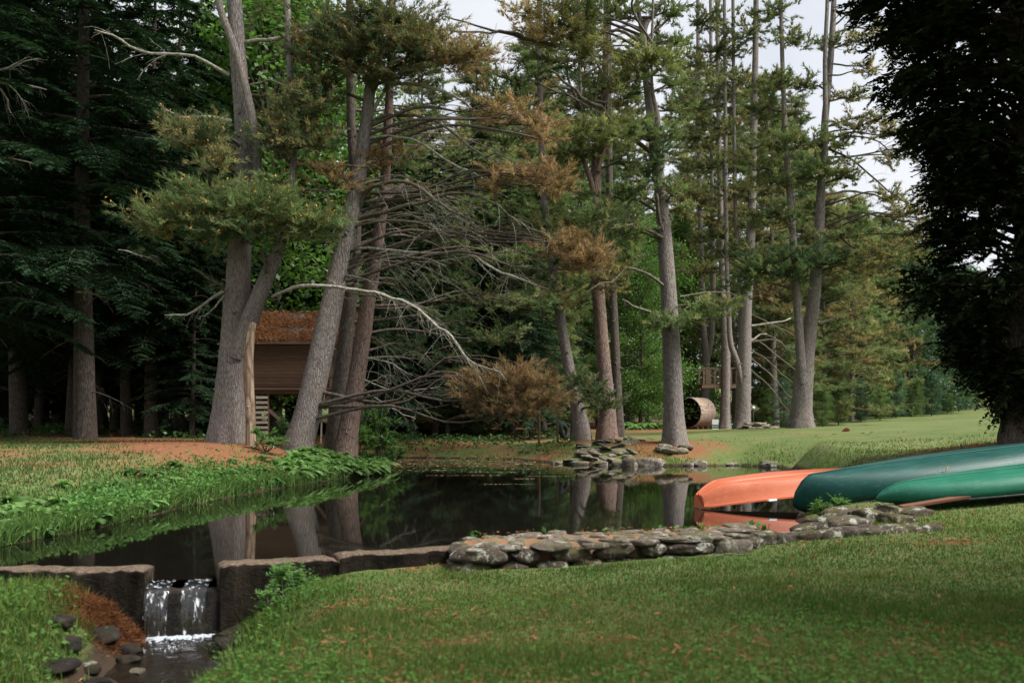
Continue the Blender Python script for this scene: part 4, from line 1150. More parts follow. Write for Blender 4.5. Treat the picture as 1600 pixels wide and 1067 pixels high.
hero('pine_tree', 'slim pine carrying the middle of the tree platform', 56.0,
     [([(1132, 674, 18), (1133, 640, 15), (1134, 560, 14), (1132, 500, 12), (1128, 400, 10), (1124, 250, 8), (1120, TOP, 6)],)], limbs=[(((1128, 480, 3), (1110, 460, 2.6), (1095, 452, 1.6)), 0, 'limb', 4, .5)],
     pads=[(1100, 420, 36, 12, 0, .3), (1140, 330, 40, 14, 0, .3), (1090, 310, 40, 14, 0, .3), (1130, 250, 40, 14, 0, .3), (1090, 215, 40, 14, 0, .25), (1140, 150, 40, 14, 0, .25), (1095, 100, 44, 14, 0, .25)], seed=11, needle=.26)
hero('pine_tree', 'forked slender pine rising just behind the barrel', 63.0,
     [([(1101, 668, 15), (1102, 620, 13), (1103, 560, 12), (1099, 500, 9), (1096, 400, 8), (1092, 250, 7), (1090, TOP, 5)],), ([(1104, 570, 8), (1112, 520, 9), (1114, 420, 8), (1112, 250, 6), (1110, TOP, 5)],)],
     pads=[(1080, 400, 30, 12, 0, .3), (1110, 350, 40, 14, 0, .3), (1070, 290, 40, 14, 0, .3), (1110, 230, 44, 14, 0, .25), (1075, 180, 40, 14, 0, .25), (1115, 120, 44, 14, 0, .25)], seed=12, needle=.28)
# ================================================================== shared tree kinds for the woods
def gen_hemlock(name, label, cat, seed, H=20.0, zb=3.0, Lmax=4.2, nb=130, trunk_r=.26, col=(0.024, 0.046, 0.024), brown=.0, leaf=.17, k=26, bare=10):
    rng = np.random.default_rng(seed)
    root = empty(name, label=label, cat=cat)
    tp = curve(np.array([(0, 0, -.3), (rng.normal(0, .1), rng.normal(0, .1), H * .4), (rng.normal(0, .2), rng.normal(0, .2), H)]), 40)
    tb = Buf(); V, T = tube(tp, trunk_r * (1 - np.linspace(0, 1, 40) * .93), 12, rng, .03, (.4, .25, 5, 1.0)); tb.add(V, T)
    tb.obj('trunk', M['bark_dark'], root)
    br = Buf(); S, D, LL = [], [], []
    for i in range(nb):
        f = (i / nb) ** 1.15; z = zb + (H - zb) * f
        L = Lmax * (1 - f) ** .75 * rng.uniform(.6, 1.15) + .25
        a = i * 2.4 + rng.normal(0, .3)
        d = np.array((math.cos(a), math.sin(a), 0))
        s = np.linspace(0, 1, 7)[:, None]
        base = np.array([np.interp(z, tp[:, 2], tp[:, 0]), np.interp(z, tp[:, 2], tp[:, 1]), z])
        p = base + d * L * s + np.array((0, 0, 1)) * (L * (.16 * s - rng.uniform(.25, .5) * s ** 2)) + np.cumsum(rng.normal(0, .03, (7, 3)), 0)
        V, T = tube(p, np.linspace(.03 + .006 * L, .006, 7), 4, cap=False); br.add(V, T)
        side = np.array((-d[1], d[0], 0))
        nt_ = max(4, int(L * 7))
        for q in np.linspace(.14, 1, nt_):
            c = p[min(int(q * 6), 5)] + (p[min(int(q * 6) + 1, 6)] - p[min(int(q * 6), 5)]) * (q * 6 % 1 if q < 1 else 1)
            for sg in (-1, 1):
                S.append(c); D.append(d * rng.uniform(.45, .9) + side * sg * rng.uniform(.6, 1.0) + np.array((0, 0, rng.normal(-.12, .12)))); LL.append((.25 + .34 * L * (1.1 - q)) * rng.uniform(.6, 1.1))
        S.append(p[-1]); D.append(d + np.array((0, 0, -.4))); LL.append(.5)
    for i in range(bare):
        z = rng.uniform(1.2, zb + 1.5); a = rng.uniform(0, 6.28); L = rng.uniform(.8, 2.4)
        s = np.linspace(0, 1, 5)[:, None]
        p = np.array((0, 0, z)) + np.array((math.cos(a), math.sin(a), -.1)) * L * s + np.array((0, 0, -.25 * L)) * s ** 2
        V, T = tube(p, np.linspace(.022, .004, 5), 4, cap=False); br.add(V, T); side_twigs(rng, br, p, .02, 5, .6)
    tag(br.obj('branches', M['limb_dark'], root), kind='stuff')
    S, D, LL = np.array(S), np.array(D), np.array(LL)
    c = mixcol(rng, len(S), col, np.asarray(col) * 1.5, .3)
    V, T, C = sprays(rng, S, D, LL, k, leaf, leaf * .42, .22, c)
    b = Buf().add(V, T, C)
    tag(b.obj('crown', M['hemlock'], root, smooth=False), kind='stuff')
    return root

def gen_pine(name, label, cat, seed, H=25.0, zb=5.0, Lmax=3.6, nb=90, trunk_r=.3, green=PINE, brown=.22, needle=.34, dead=26, per=6, tn=13):
    rng = np.random.default_rng(seed)
    root = empty(name, label=label, cat=cat)
    tp = curve(np.array([(0, 0, -.3), (rng.normal(0, .15), rng.normal(0, .15), H * .4), (rng.normal(0, .3), rng.normal(0, .3), H)]), 44)
    tb = Buf(); V, T = tube(tp, trunk_r * (1 - np.linspace(0, 1, 44) * .9), 12, rng, .03, (.4, .25, 5, 1.0)); tb.add(V, T)
    tb.obj('trunk', M['bark'], root)
    br = Buf(); cb = Buf()
    for i in range(nb):
        f = i / nb; z = zb + (H - zb) * f
        L = Lmax * (1 - .75 * f ** 1.6) * rng.uniform(.45, 1.2)
        a = i * 2.4 + rng.normal(0, .5); d = np.array((math.cos(a), math.sin(a), 0))
        base = np.array([np.interp(z, tp[:, 2], tp[:, 0]), np.interp(z, tp[:, 2], tp[:, 1]), z])
        s = np.linspace(0, 1, 8)[:, None]
        lift = rng.uniform(-.12, .28) + .25 * f
        p = base + d * L * s + np.array((0, 0, 1)) * L * (lift * s - .12 * s ** 2 + .08 * s ** 3) + np.cumsum(rng.normal(0, .03, (8, 3)), 0)
        V, T = tube(p, np.linspace(.035 + .008 * L, .008, 8), 4, cap=False); br.add(V, T)
        bb = np.clip(rng.normal(brown, .22), 0, 1)
        side = np.array((-d[1], d[0], 0))
        for q in range(per):
            fr = rng.uniform(.4, 1.0); j = min(int(fr * 7), 7)
            c = p[j] + side * rng.normal(0, .26 * L * (1.15 - fr)) + np.array((0, 0, .06)) + d * rng.normal(0, .1)
            V, T = tube(np.array([p[max(j - 1, 0)], c]), np.array((.012, .005)), 3, cap=False); br.add(V, T)
            pad(rng, cb, c, (rng.uniform(.35, .6), rng.uniform(.35, .6), rng.uniform(.10, .18)), 14, green, BROWN, bb, needle * .8, 9, .032)
    for i in range(dead):
        z = rng.uniform(1.0, zb + 4); a = rng.uniform(0, 6.28); L = rng.uniform(.8, 3.0)
        s = np.linspace(0, 1, 5)[:, None]
        p = np.array((0, 0, z)) + np.array((math.cos(a), math.sin(a), rng.uniform(-.2, .15))) * L * s + np.array((0, 0, -.2 * L)) * s ** 2
        V, T = tube(p, np.linspace(.028, .006, 5), 4, cap=False); br.add(V, T); side_twigs(rng, br, p, .025, 6, .7)
    tag(br.obj('branches', M['limb'], root), kind='stuff')
    tag(cb.obj('crown', M['needles'], root, smooth=False), kind='stuff')
    return root

def gen_broadleaf(name, label, cat, seed, H=14.0, zb=2.0, Rr=3.6, n=24000, size=.15, col=(0.072, 0.150, 0.030), col2=(0.115, 0.190, 0.042), trunk_r=.18):
    rng = np.random.default_rng(seed)
    root = empty(name, label=label, cat=cat)
    tp = curve(np.array([(0, 0, -.3), (rng.normal(0, .2), rng.normal(0, .2), H * .45), (rng.normal(0, .4), rng.normal(0, .4), H * .92)]), 24)
    tb = Buf(); V, T = tube(tp, trunk_r * (1 - np.linspace(0, 1, 24) * .9), 9, rng, .03, (.3, .2, 5, 0.)); tb.add(V, T)
    tb.obj('trunk', M['bark_dark'], root)
    br = Buf(); cen = []
    m_ = 90
    for i in range(m_):
        f = rng.uniform(0, 1); z = zb + (H - zb) * f
        prof = math.sin(math.pi * min(.12 + .88 * f, 1.0)) ** .6
        a = i * 2.4; L = Rr * prof * rng.uniform(.5, 1.1)
        base = np.array([np.interp(z * .8, tp[:, 2], tp[:, 0]), np.interp(z * .8, tp[:, 2], tp[:, 1]), z * .8])
        e = np.array((math.cos(a) * L, math.sin(a) * L, z + rng.normal(0, .3)))
        q = spur(rng, base, e, .05); V, T = tube(q, np.linspace(.05, .01, 12), 4, cap=False); br.add(V, T)
        for j in (5, 7, 9, 11):
            cen.append(q[j])
    cen = np.array(cen)
    w = rng.integers(0, len(cen), n)
    pts = cen[w] + rng.normal(0, 1, (n, 3)) * np.array((.42, .42, .24)) * (Rr / 3.2) ** .5
    tint = rng.uniform(0, 1, len(cen))[w][:, None]
    c = np.asarray(col) * (1 - tint) + np.asarray(col2) * tint
    V, T, C = leaves(rng, pts, size, c, .6)
    tag(br.obj('branches', M['limb_dark'], root), kind='stuff')
    tag(Buf().add(V, T, C).obj('crown', M['leaf'], root, smooth=False), kind='stuff')
    return root

PB, PBD = tuple(1.25 * c for c in PINE), tuple(1.3 * c for c in PINE_D)  # greens of the background pines, lightened in place of haze
HL = 'dark hemlock in the shadowy woods behind the treehouse mound'
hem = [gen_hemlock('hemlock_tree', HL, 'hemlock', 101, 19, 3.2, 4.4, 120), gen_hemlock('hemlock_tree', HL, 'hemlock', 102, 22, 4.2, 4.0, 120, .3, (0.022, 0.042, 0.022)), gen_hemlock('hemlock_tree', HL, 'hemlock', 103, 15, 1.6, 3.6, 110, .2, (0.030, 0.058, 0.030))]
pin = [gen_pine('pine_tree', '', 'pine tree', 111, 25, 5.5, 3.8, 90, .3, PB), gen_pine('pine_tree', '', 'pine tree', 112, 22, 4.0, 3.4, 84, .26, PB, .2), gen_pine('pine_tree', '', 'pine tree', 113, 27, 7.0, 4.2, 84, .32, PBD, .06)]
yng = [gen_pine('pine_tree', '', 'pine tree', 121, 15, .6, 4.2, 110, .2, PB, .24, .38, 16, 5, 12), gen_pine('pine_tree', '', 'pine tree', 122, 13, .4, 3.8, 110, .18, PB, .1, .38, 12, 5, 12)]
dec = [gen_broadleaf('broadleaf_tree', '', 'tree', 131, 14, 1.2, 3.8), gen_broadleaf('broadleaf_tree', '', 'tree', 132, 12, .6, 3.4, 22000, .15, (0.06, 0.125, 0.024), (0.10, 0.165, 0.035)), gen_broadleaf('broadleaf_tree', '', 'tree', 133, 15, .8, 4.2, 18000, .2, (0.035, 0.085, 0.045), (0.055, 0.115, 0.055))]
used = set()
def put(kind, px, Y, s, label, group, rz=None, rs=None):
    r = rs or np.random.default_rng(int(px * 7 + Y * 131))
    p = at(px, Y)
    rz = r.uniform(0, 6.28) if rz is None else rz
    if kind.name not in used:
        used.add(kind.name)
        kind.location = tuple(p); kind.rotation_euler = (0, 0, rz); kind.scale = (s, s, s)
        kind['label'] = label; kind['group'] = group
        return kind
    return copy_tree(kind, p, rz, s, label, group)

# dark woods on the mound side
G1 = 'hemlocks in the dark woods behind the mound'
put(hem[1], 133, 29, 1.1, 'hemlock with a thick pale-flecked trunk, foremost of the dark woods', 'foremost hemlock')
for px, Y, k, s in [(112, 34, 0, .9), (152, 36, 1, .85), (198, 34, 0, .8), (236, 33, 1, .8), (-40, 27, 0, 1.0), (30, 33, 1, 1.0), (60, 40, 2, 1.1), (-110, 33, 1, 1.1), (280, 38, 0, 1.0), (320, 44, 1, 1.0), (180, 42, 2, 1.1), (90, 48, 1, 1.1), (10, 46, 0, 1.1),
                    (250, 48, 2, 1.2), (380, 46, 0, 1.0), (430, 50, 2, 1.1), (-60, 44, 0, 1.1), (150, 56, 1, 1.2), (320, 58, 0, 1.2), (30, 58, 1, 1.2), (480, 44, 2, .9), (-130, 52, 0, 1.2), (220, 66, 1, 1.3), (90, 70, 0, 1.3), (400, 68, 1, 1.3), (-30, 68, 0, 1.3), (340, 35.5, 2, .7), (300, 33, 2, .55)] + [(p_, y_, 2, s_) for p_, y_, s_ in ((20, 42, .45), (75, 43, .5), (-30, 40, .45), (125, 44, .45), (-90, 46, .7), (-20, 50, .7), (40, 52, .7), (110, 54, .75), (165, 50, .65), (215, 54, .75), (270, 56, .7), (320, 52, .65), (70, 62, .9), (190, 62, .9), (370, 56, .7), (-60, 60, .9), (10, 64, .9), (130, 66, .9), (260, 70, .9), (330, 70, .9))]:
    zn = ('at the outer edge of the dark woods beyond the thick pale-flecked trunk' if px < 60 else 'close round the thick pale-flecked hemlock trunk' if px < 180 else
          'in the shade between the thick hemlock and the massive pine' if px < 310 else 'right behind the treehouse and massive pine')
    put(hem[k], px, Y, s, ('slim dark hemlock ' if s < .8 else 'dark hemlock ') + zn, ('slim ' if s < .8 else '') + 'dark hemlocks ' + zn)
G2 = 'hemlocks along the dark far end of the pond'
for px, Y, k, s in [(620, 44, 0, .72), (680, 40, 2, .78), (740, 44, 1, .6), (800, 42, 2, .75), (850, 48, 0, .62), (560, 42, 2, .85), (650, 52, 1, .72), (720, 54, 0, .8), (790, 56, 2, .95), (870, 58, 1, .66), (520, 54, 0, .9), (600, 62, 1, .85), (690, 66, 0, .95), (780, 70, 1, .85), (850, 72, 0, .9), (900, 60, 2, .8), (830, 38, 2, .5), (600, 37, 2, .55), (760, 62, 2, 1.0), (640, 72, 1, .95)]:
    zn = 'behind the brownish bank pine and layered bush' if px < 640 else 'at the dark far end of the pond' if px < 790 else 'behind the leaning pine of the far point'
    put(hem[k], px, Y, s, ('far ' if Y > 53 else '') + 'dark hemlock ' + zn, ('far ' if Y > 53 else '') + 'hemlocks ' + zn)
# pale dead boughs of the hemlock at the outer edge
rng = np.random.default_rng(150)
host = [o for o in bpy.data.objects if o.parent is None and o.name.startswith('hemlock') and abs(o.location.x - XA(-40, 27)) < .05 and abs(o.location.y - 27) < .05][0]
inv = Matrix.LocRotScale(host.location, host.rotation_euler, host.scale).inverted()
tw_ = Buf()
for pts in (((-60, 118, 9), (0, 127, 8), (35, 130, 6), (70, 137, 2)), ((-50, 112, 6), (5, 110, 5), (25, 98, 3), (45, 88, 1.5)), ((-50, 90, 5), (5, 112, 4), (35, 100, 3), (62, 94, 1.2)), ((-40, 95, 4), (5, 145, 4), (12, 170, 3), (20, 182, 1.2)),
            ((10, 130, 4), (24, 145, 3), (34, 158, 2), (42, 163, 1)), ((-40, 265, 4), (10, 250, 4), (60, 262, 2)), ((-30, 395, 5), (30, 398, 4), (75, 405, 1.5)), ((-20, 445, 4), (25, 440, 3), (55, 452, 1.5)), ((120, 456, 3), (145, 458, 3), (182, 470, 1.2)), ((185, 390, 3), (210, 395, 3), (236, 400, 1.2))):
    p, r = px_path(pts, 26.0, .3)
    p = p + np.cumsum(rng.normal(0, .012, p.shape), 0)
    V, T = tube(p, r * .8, 6, rng, .06); o_ = Buf().add(V, T).obj('limb', M['limb_pale'], host); o_.matrix_parent_inverse = inv
    side_twigs(rng, tw_, p, r[0], 9, .8)
o_ = tag(tw_.obj('twigs', M['limb_pale'], host), kind='stuff'); o_.matrix_parent_inverse = inv
# fresh green trees
G3 = 'fresh green broadleaf trees in the clearing beyond the point'
for px, Y, k, s in [(1058, 69, 0, 1.05), (1012, 58, 1, 1.0), (975, 54, 0, .85), (1085, 74, 1, 1.1), (1040, 72, 0, 1.1), (1130, 84, 1, .9), (935, 62, 1, 1.0), (1000, 52, 0, .65), (890, 66, 0, 1.0)]:
    put(dec[k], px, Y, s, 'fresh green broadleaf tree in the gap between point pines and barrel', G3)
G4 = 'green broadleaf trees glowing behind the dark woods'
for px, Y, k, s in [(430, 41, 1, 1.6), (455, 46, 1, 1.7), (350, 52, 1, 1.5), (280, 60, 0, 1.4), (470, 56, 0, 1.3), (640, 48, 1, .95), (700, 60, 0, 1.0), (390, 60, 1, 1.6), (880, 80, 0, 1.2)]:
    zn = 'seen past the upper stems of the massive pine' if px < 500 else 'seen through the bare limbs of the leaning pines'
    put(dec[k], px, Y, s, 'green broadleaf tree ' + zn, 'green trees ' + zn)
# tall pines with sky between them
G5 = 'tall thin-crowned pines against the sky'
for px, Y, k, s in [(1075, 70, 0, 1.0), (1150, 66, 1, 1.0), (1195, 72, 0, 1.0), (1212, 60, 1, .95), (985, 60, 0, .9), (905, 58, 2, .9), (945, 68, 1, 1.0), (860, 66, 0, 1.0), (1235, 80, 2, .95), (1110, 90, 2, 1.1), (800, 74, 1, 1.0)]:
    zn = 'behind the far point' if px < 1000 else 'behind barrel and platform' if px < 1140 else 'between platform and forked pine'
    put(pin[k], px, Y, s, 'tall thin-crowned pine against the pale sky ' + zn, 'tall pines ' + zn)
# lighter boughs filling the middle of the picture
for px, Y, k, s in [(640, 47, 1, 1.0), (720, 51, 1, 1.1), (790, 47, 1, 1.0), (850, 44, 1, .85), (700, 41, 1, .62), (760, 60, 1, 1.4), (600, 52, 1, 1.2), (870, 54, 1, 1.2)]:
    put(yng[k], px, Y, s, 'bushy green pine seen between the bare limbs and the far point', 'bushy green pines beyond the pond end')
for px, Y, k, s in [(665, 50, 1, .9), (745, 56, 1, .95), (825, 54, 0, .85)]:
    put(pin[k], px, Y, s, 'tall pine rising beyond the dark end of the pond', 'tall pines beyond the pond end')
# edge of the far meadow
G6 = 'brown-tinged pines along the meadow edge'
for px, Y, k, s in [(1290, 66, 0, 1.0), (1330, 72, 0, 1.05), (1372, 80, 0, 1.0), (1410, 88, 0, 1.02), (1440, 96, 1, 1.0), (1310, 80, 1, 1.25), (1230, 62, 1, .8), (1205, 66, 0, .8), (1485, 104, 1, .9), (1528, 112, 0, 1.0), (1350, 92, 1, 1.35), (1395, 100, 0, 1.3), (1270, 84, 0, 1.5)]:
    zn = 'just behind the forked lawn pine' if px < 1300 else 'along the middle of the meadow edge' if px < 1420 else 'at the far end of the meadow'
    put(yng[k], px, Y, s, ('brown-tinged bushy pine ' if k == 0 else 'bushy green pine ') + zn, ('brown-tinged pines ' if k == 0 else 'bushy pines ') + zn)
G7 = 'blue-green trees along the meadow edge'
for px, Y, k, s in [(1425, 86, 2, .95), (1455, 92, 2, 1.05), (1475, 98, 2, 1.0), (1500, 108, 2, 1.05), (1540, 120, 2, 1.0), (1570, 126, 2, .9), (1600, 118, 2, 1.0), (1380, 104, 2, 1.2), (1620, 130, 2, 1.1), (1430, 110, 2, 1.3)]:
    put(dec[k], px, Y, s, 'blue-green leafy tree standing along the far meadow edge', G7)
G8 = 'low bushes at the foot of the meadow trees'
for px, Y, k, s in [(1285, 62, 1, .22), (1310, 66, 1, .24), (1345, 70, 2, .2), (1375, 72, 1, .22), (1400, 78, 2, .24), (1430, 80, 1, .24), (1455, 84, 2, .26), (1225, 58, 2, .2), (1200, 60, 1, .2), (1480, 90, 1, .24), (1505, 98, 2, .24)]:
    b_ = put(dec[k], px, Y, s, 'low green bush at the foot of the meadow-edge trees', G8)
    b_['category'] = 'bush'
    b_.name = 'bush'

# --- the big dark evergreen at the edge of the lawn
rng = np.random.default_rng(141)
BX, BY = XA(1592, 17.0), 17.0
borg = np.array((BX, BY, gz(BX, BY)))
big = empty('evergreen_tree', borg, label='huge near-black evergreen leaning over the canoes, bare reddish earth at its foot', cat='evergreen tree')
tp = curve(np.array([(BX, BY, borg[2] - .2), (BX - .02, BY, borg[2] + 1.0), (BX + .1, BY, 5.0), (BX + .2, BY, 13.0)]), 40)
V, T = tube(tp, .30 * (1 - np.linspace(0, 1, 40) * .8), 20, rng, .04, (.45, .45, 5, .5)); Buf().add(V, T).obj('trunk', M['bark_dark'], big, origin=borg)
edge = np.array([(-200, 1290), (-60, 1340), (20, 1372), (60, 1378), (130, 1395), (180, 1425), (230, 1440), (290, 1465), (340, 1482), (400, 1470), (440, 1436), (480, 1446), (510, 1490), (560, 1515), (590, 1548), (622, 1585)], float)
S, D, LL = [], [], []
br = Buf()
for i in range(430):
    py = rng.uniform(-420, 618); Yc = BY + rng.normal(0, .4)
    z = EYE - (py - HYP) / FPX * BY
    Rl = (1592 - np.interp(py, edge[:, 0], edge[:, 1])) / FPX * BY + .1
    if py < -200: Rl *= max(.15, 1 - (-200 - py) / 300)
    a = rng.uniform(0, 6.28); L = Rl * rng.uniform(.75, 1.02)
    if py > 560: L *= .9
    base = np.array((BX, BY, z - .25 * L))
    e = np.array((BX + math.cos(a) * L, BY + math.sin(a) * L, z + rng.normal(0, .1)))
    q = spur(rng, base, e, .10); V, T = tube(q, np.linspace(.035, .008, 12), 4, cap=False); br.add(V, T)
    dd = nrm(e - base)
    for j in range(5, 12):
        for _ in range(5):
            S.append(q[j] + rng.normal(0, .12, 3)); D.append(dd + rng.normal(0, .7, 3) * np.array((1, 1, .7)) + np.array((0, 0, -.2))); LL.append(rng.uniform(.22, .5))
tag(br.obj('branches', M['limb_dark'], big, origin=borg), kind='stuff')
S, D, LL = np.array(S), np.array(D), np.array(LL)
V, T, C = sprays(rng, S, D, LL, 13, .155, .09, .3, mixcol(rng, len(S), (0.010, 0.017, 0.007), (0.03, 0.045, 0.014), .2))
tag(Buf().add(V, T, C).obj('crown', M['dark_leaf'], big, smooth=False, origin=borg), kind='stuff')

off = copy_tree(big, (9.6, 3.4, gz(9.6, 3.4)), 2.0, .9, 'second dark evergreen out of view, added to shade the near corner of the lawn')  # unseen tree, added for the shade it throws on the near lawn
# ================================================================== boats
def hull(L, beam, depth, end_rise, nose=.16, n=46, m_=19, fullness=2.6, flat=2.4, keel=.0, chine=0.0, stem=.2):
    """upturned hull along +x from 0 to L: keel on top; returns verts, tris and the gunwale polylines"""
    s = np.linspace(-1, 1, n)
    s = np.sign(s) * (1 - (1 - np.abs(s)) ** 1.35)
    rows = []
    for q in s:
        e = abs(q)
        hb = beam / 2 * max(1 - e ** fullness, 0) ** .85 + .012
        low = -end_rise * e ** 4                                    # gunwale dips (inverted sheer)
        hi = depth * (1 - .10 * e ** 2)                             # keel rocker
        if e > 1 - nose:                                            # rounded stem
            k = (e - 1 + nose) / nose
            hi = hi - (hi - low) * .5 * (1 - math.sqrt(max(1 - k ** 2.2, 0)))
        th = np.linspace(-1, 1, m_)
        yy = hb * np.sign(th) * np.abs(np.sin(np.abs(th) * math.pi / 2)) ** (2 / flat)
        zz = low + (hi - low) * np.abs(np.cos(th * math.pi / 2)) ** (2 / flat)
        if keel: zz = zz + keel * np.exp(-(th / .06) ** 2)
        yy = yy * (1 + chine * np.exp(-((np.abs(th) - .55) / .05) ** 2))
        x = (q + 1) / 2 * L
        st = np.zeros(m_)
        zr_ = (zz - low) / max(hi - low, 1e-4)
        st = -np.sign(q) * stem * max((e - .55) / .45, 0) ** 3 * np.abs((zr_ - .58) / .58) ** 2
        rows.append(np.stack([np.full(m_, x) + st, yy, zz], -1))
    V = np.array(rows)
    i = (np.arange(n - 1)[:, None] * m_ + np.arange(m_ - 1)[None]).ravel()
    T = np.concatenate([np.stack([i, i + m_, i + m_ + 1], -1), np.stack([i, i + m_ + 1, i + 1], -1)])
    return V.reshape(-1, 3), T, V[:, 0], V[:, -1], V[:, m_ // 2]

def boat(name, label, mat, loc, yaw, pitch, roll, hullargs, gun='rubber', inner=True, keel_strip=True, thwarts=()):
    root = empty(name, loc, label=label, cat='canoe' if 'canoe' in label else 'boat')
    root.rotation_euler = Euler((roll, -pitch, yaw), 'XYZ')
    V, T, ga, gb, kl = hull(**hullargs)
    h = Buf().add(V, T).obj('hull', M[mat], root)
    md = h.modifiers.new('shell', 'SOLIDIFY'); md.thickness = .006; md.offset = -1
    for gw in (ga, gb):
        V, T = tube(gw + np.array((0, 0, -.004)), .016, 6); Buf().add(V, T).obj('gunwale', M[gun], root)
    if keel_strip:
        V, T = tube(kl[3:-3] + np.array((0, 0, .003)), .009, 5); Buf().add(V, T).obj('keel_strip', M[mat], root)
    for f in thwarts:
        j = int(f * (len(ga) - 1))
        V, T = tube(np.array([ga[j], gb[j]]) + np.array((0, 0, .01)), .02, 6); Buf().add(V, T).obj('thwart', M['pale_wood'], root)
    return root

teal = boat('canoe', 'long dark teal canoe turned upside down, nose at the water', 'teal', P(1238, 803, 14.0) + np.array((0.0, 0, .20)), R(4), R(6.8), R(14), dict(L=5.1, beam=.92, depth=.37, end_rise=.22, nose=.10, fullness=2.2, flat=2.5, keel=.006), thwarts=(.3, .7))
lgt = boat('canoe', 'shorter bright green canoe turned upside down on the grass nearest the lawn', 'green', P(1368, 792, 12.7) + np.array((0.0, 0, .07)), R(-2), R(6.6), R(8), dict(L=4.3, beam=.84, depth=.235, end_rise=.05, nose=.22, stem=.25, fullness=2.4, flat=2.9), thwarts=(.3, .7))
# faint worn number and crescent mark on the hulls
m, t, o = newmat('worn decal'); g = G(t); g.principled(o, (0.42, 0.22, 0.04), .7, .2); M['decal'] = m

def mark(root, name, pix, w=.006):
    """painted stroke on the near side of a hull, given by the photograph pixels it covers"""
    mw = Matrix.LocRotScale(root.location, root.rotation_euler, root.scale)
    hv = [c for c in root.children if c.name.startswith('hull')][0].data
    co = np.empty(len(hv.vertices) * 3, np.float32); hv.vertices.foreach_get('co', co); co = co.reshape(-1, 3).astype(float)
    A = np.array(mw); W = co @ A[:3, :3].T + A[:3, 3]
    px = CXP + W[:, 0] / W[:, 1] * FPX; py = HYP + (EYE - W[:, 2]) / W[:, 1] * FPX
    near = W[:, 1] < np.median(W[:, 1]) + .02
    pts = []
    for x, y in pix:
        d = np.where(near, (px - x) ** 2 + (py - y) ** 2, 1e9); k = np.argsort(d)[:4]
        wgt = 1 / (d[k] + .5); Yd = (W[k, 1] * wgt).sum() / wgt.sum() - .012
        pts.append(P(x, y, Yd))
    iv = np.array(mw.inverted()); L_ = np.array(pts) @ iv[:3, :3].T + iv[:3, 3]
    V, T = tube(curve(L_, 14), w, 5); Buf().add(V, T).obj(name, M['decal'], root)
mark(teal, 'painted_mark', [(1270, 792), (1267, 793), (1267, 796), (1270, 798), (1271, 801)])
mark(teal, 'painted_mark', [(1470, 737), (1475, 736.5)], .004)
mark(teal, 'painted_mark', [(1479, 735), (1481, 730), (1484, 729), (1486, 733)], .004)

# orange dinghy: flat bottom with moulded ridges, blunt bow in the water
def dinghy():
    n, L = 30, 2.95
    xs = np.linspace(0, L, n)
    rows = []
    for x in xs:
        f = x / L
        hb = .62 * (1 - (1 - min(f / .62, 1)) ** 2.0 * .78) * (1 - .10 * max(f - .6, 0) / .4)
        top = .28 + .04 * math.sin(f * math.pi) - .02 * f - .16 * max(1 - f / .16, 0) ** 1.6
        low = -.06 * max(1 - f / .5, 0) ** 2
        prof = [(-1.06, low), (-1.06, low + .03), (-1.0, low + .035), (-.95, low + (top - low) * .55), (-.88, top - .035), (-.80, top), (-.52, top + .012), (-.50, top + .035), (-.42, top + .035), (-.40, top + .012), (-.06, top + .016), (-.05, top + .05), (.05, top + .05), (.06, top + .016),
                (.40, top + .012), (.42, top + .035), (.50, top + .035), (.52, top + .012), (.80, top), (.88, top - .035), (.95, low + (top - low) * .55), (1.0, low + .035), (1.06, low + .03), (1.06, low)]
        rows.append([(x, a * hb, z) for a, z in prof])
    V = np.array(rows); m_ = V.shape[1]
    i = (np.arange(n - 1)[:, None] * m_ + np.arange(m_ - 1)[None]).ravel()
    T = np.concatenate([np.stack([i, i + m_, i + m_ + 1], -1), np.stack([i, i + m_ + 1, i + 1], -1)])
    V2 = V.reshape(-1, 3)
    capT = []
    for base, flip in ((0, True), ((n - 1) * m_, False)):
        for j in range(1, m_ - 1):
            tri = (base, base + j, base + j + 1); capT.append(tri[::-1] if not flip else tri)
    return V2, np.vstack([T, np.array(capT)])
V, T = dinghy()
orange = empty('rowboat', P(1092, 795, 15.6) + np.array((0, 0, .08)), label='orange plastic rowboat turned over with its blunt bow in the pond', cat='boat')
orange.rotation_euler = Euler((R(-1), R(-3.6), R(25)), 'XYZ')
h = Buf().add(V, T).obj('hull', M['orange'], orange, smooth=False)
bv = h.modifiers.new('soft', 'BEVEL'); bv.width = .008; bv.segments = 2; bv.limit_method = 'ANGLE'
o_ = link('rowlock', bpy.data.meshes.new('rowlock'), orange)
bm = bmesh.new(); bmesh.ops.create_cube(bm, size=1.0)
for v in bm.verts: v.co = Vector((v.co.x * .16, v.co.y * .05, v.co.z * .035)) + Vector((.95, -.60, .0))
bmesh.ops.bevel(bm, geom=bm.edges[:], offset=.008, segments=1, affect='EDGES')
bm.to_mesh(o_.data); bm.free(); o_.data.materials.append(M['white'])

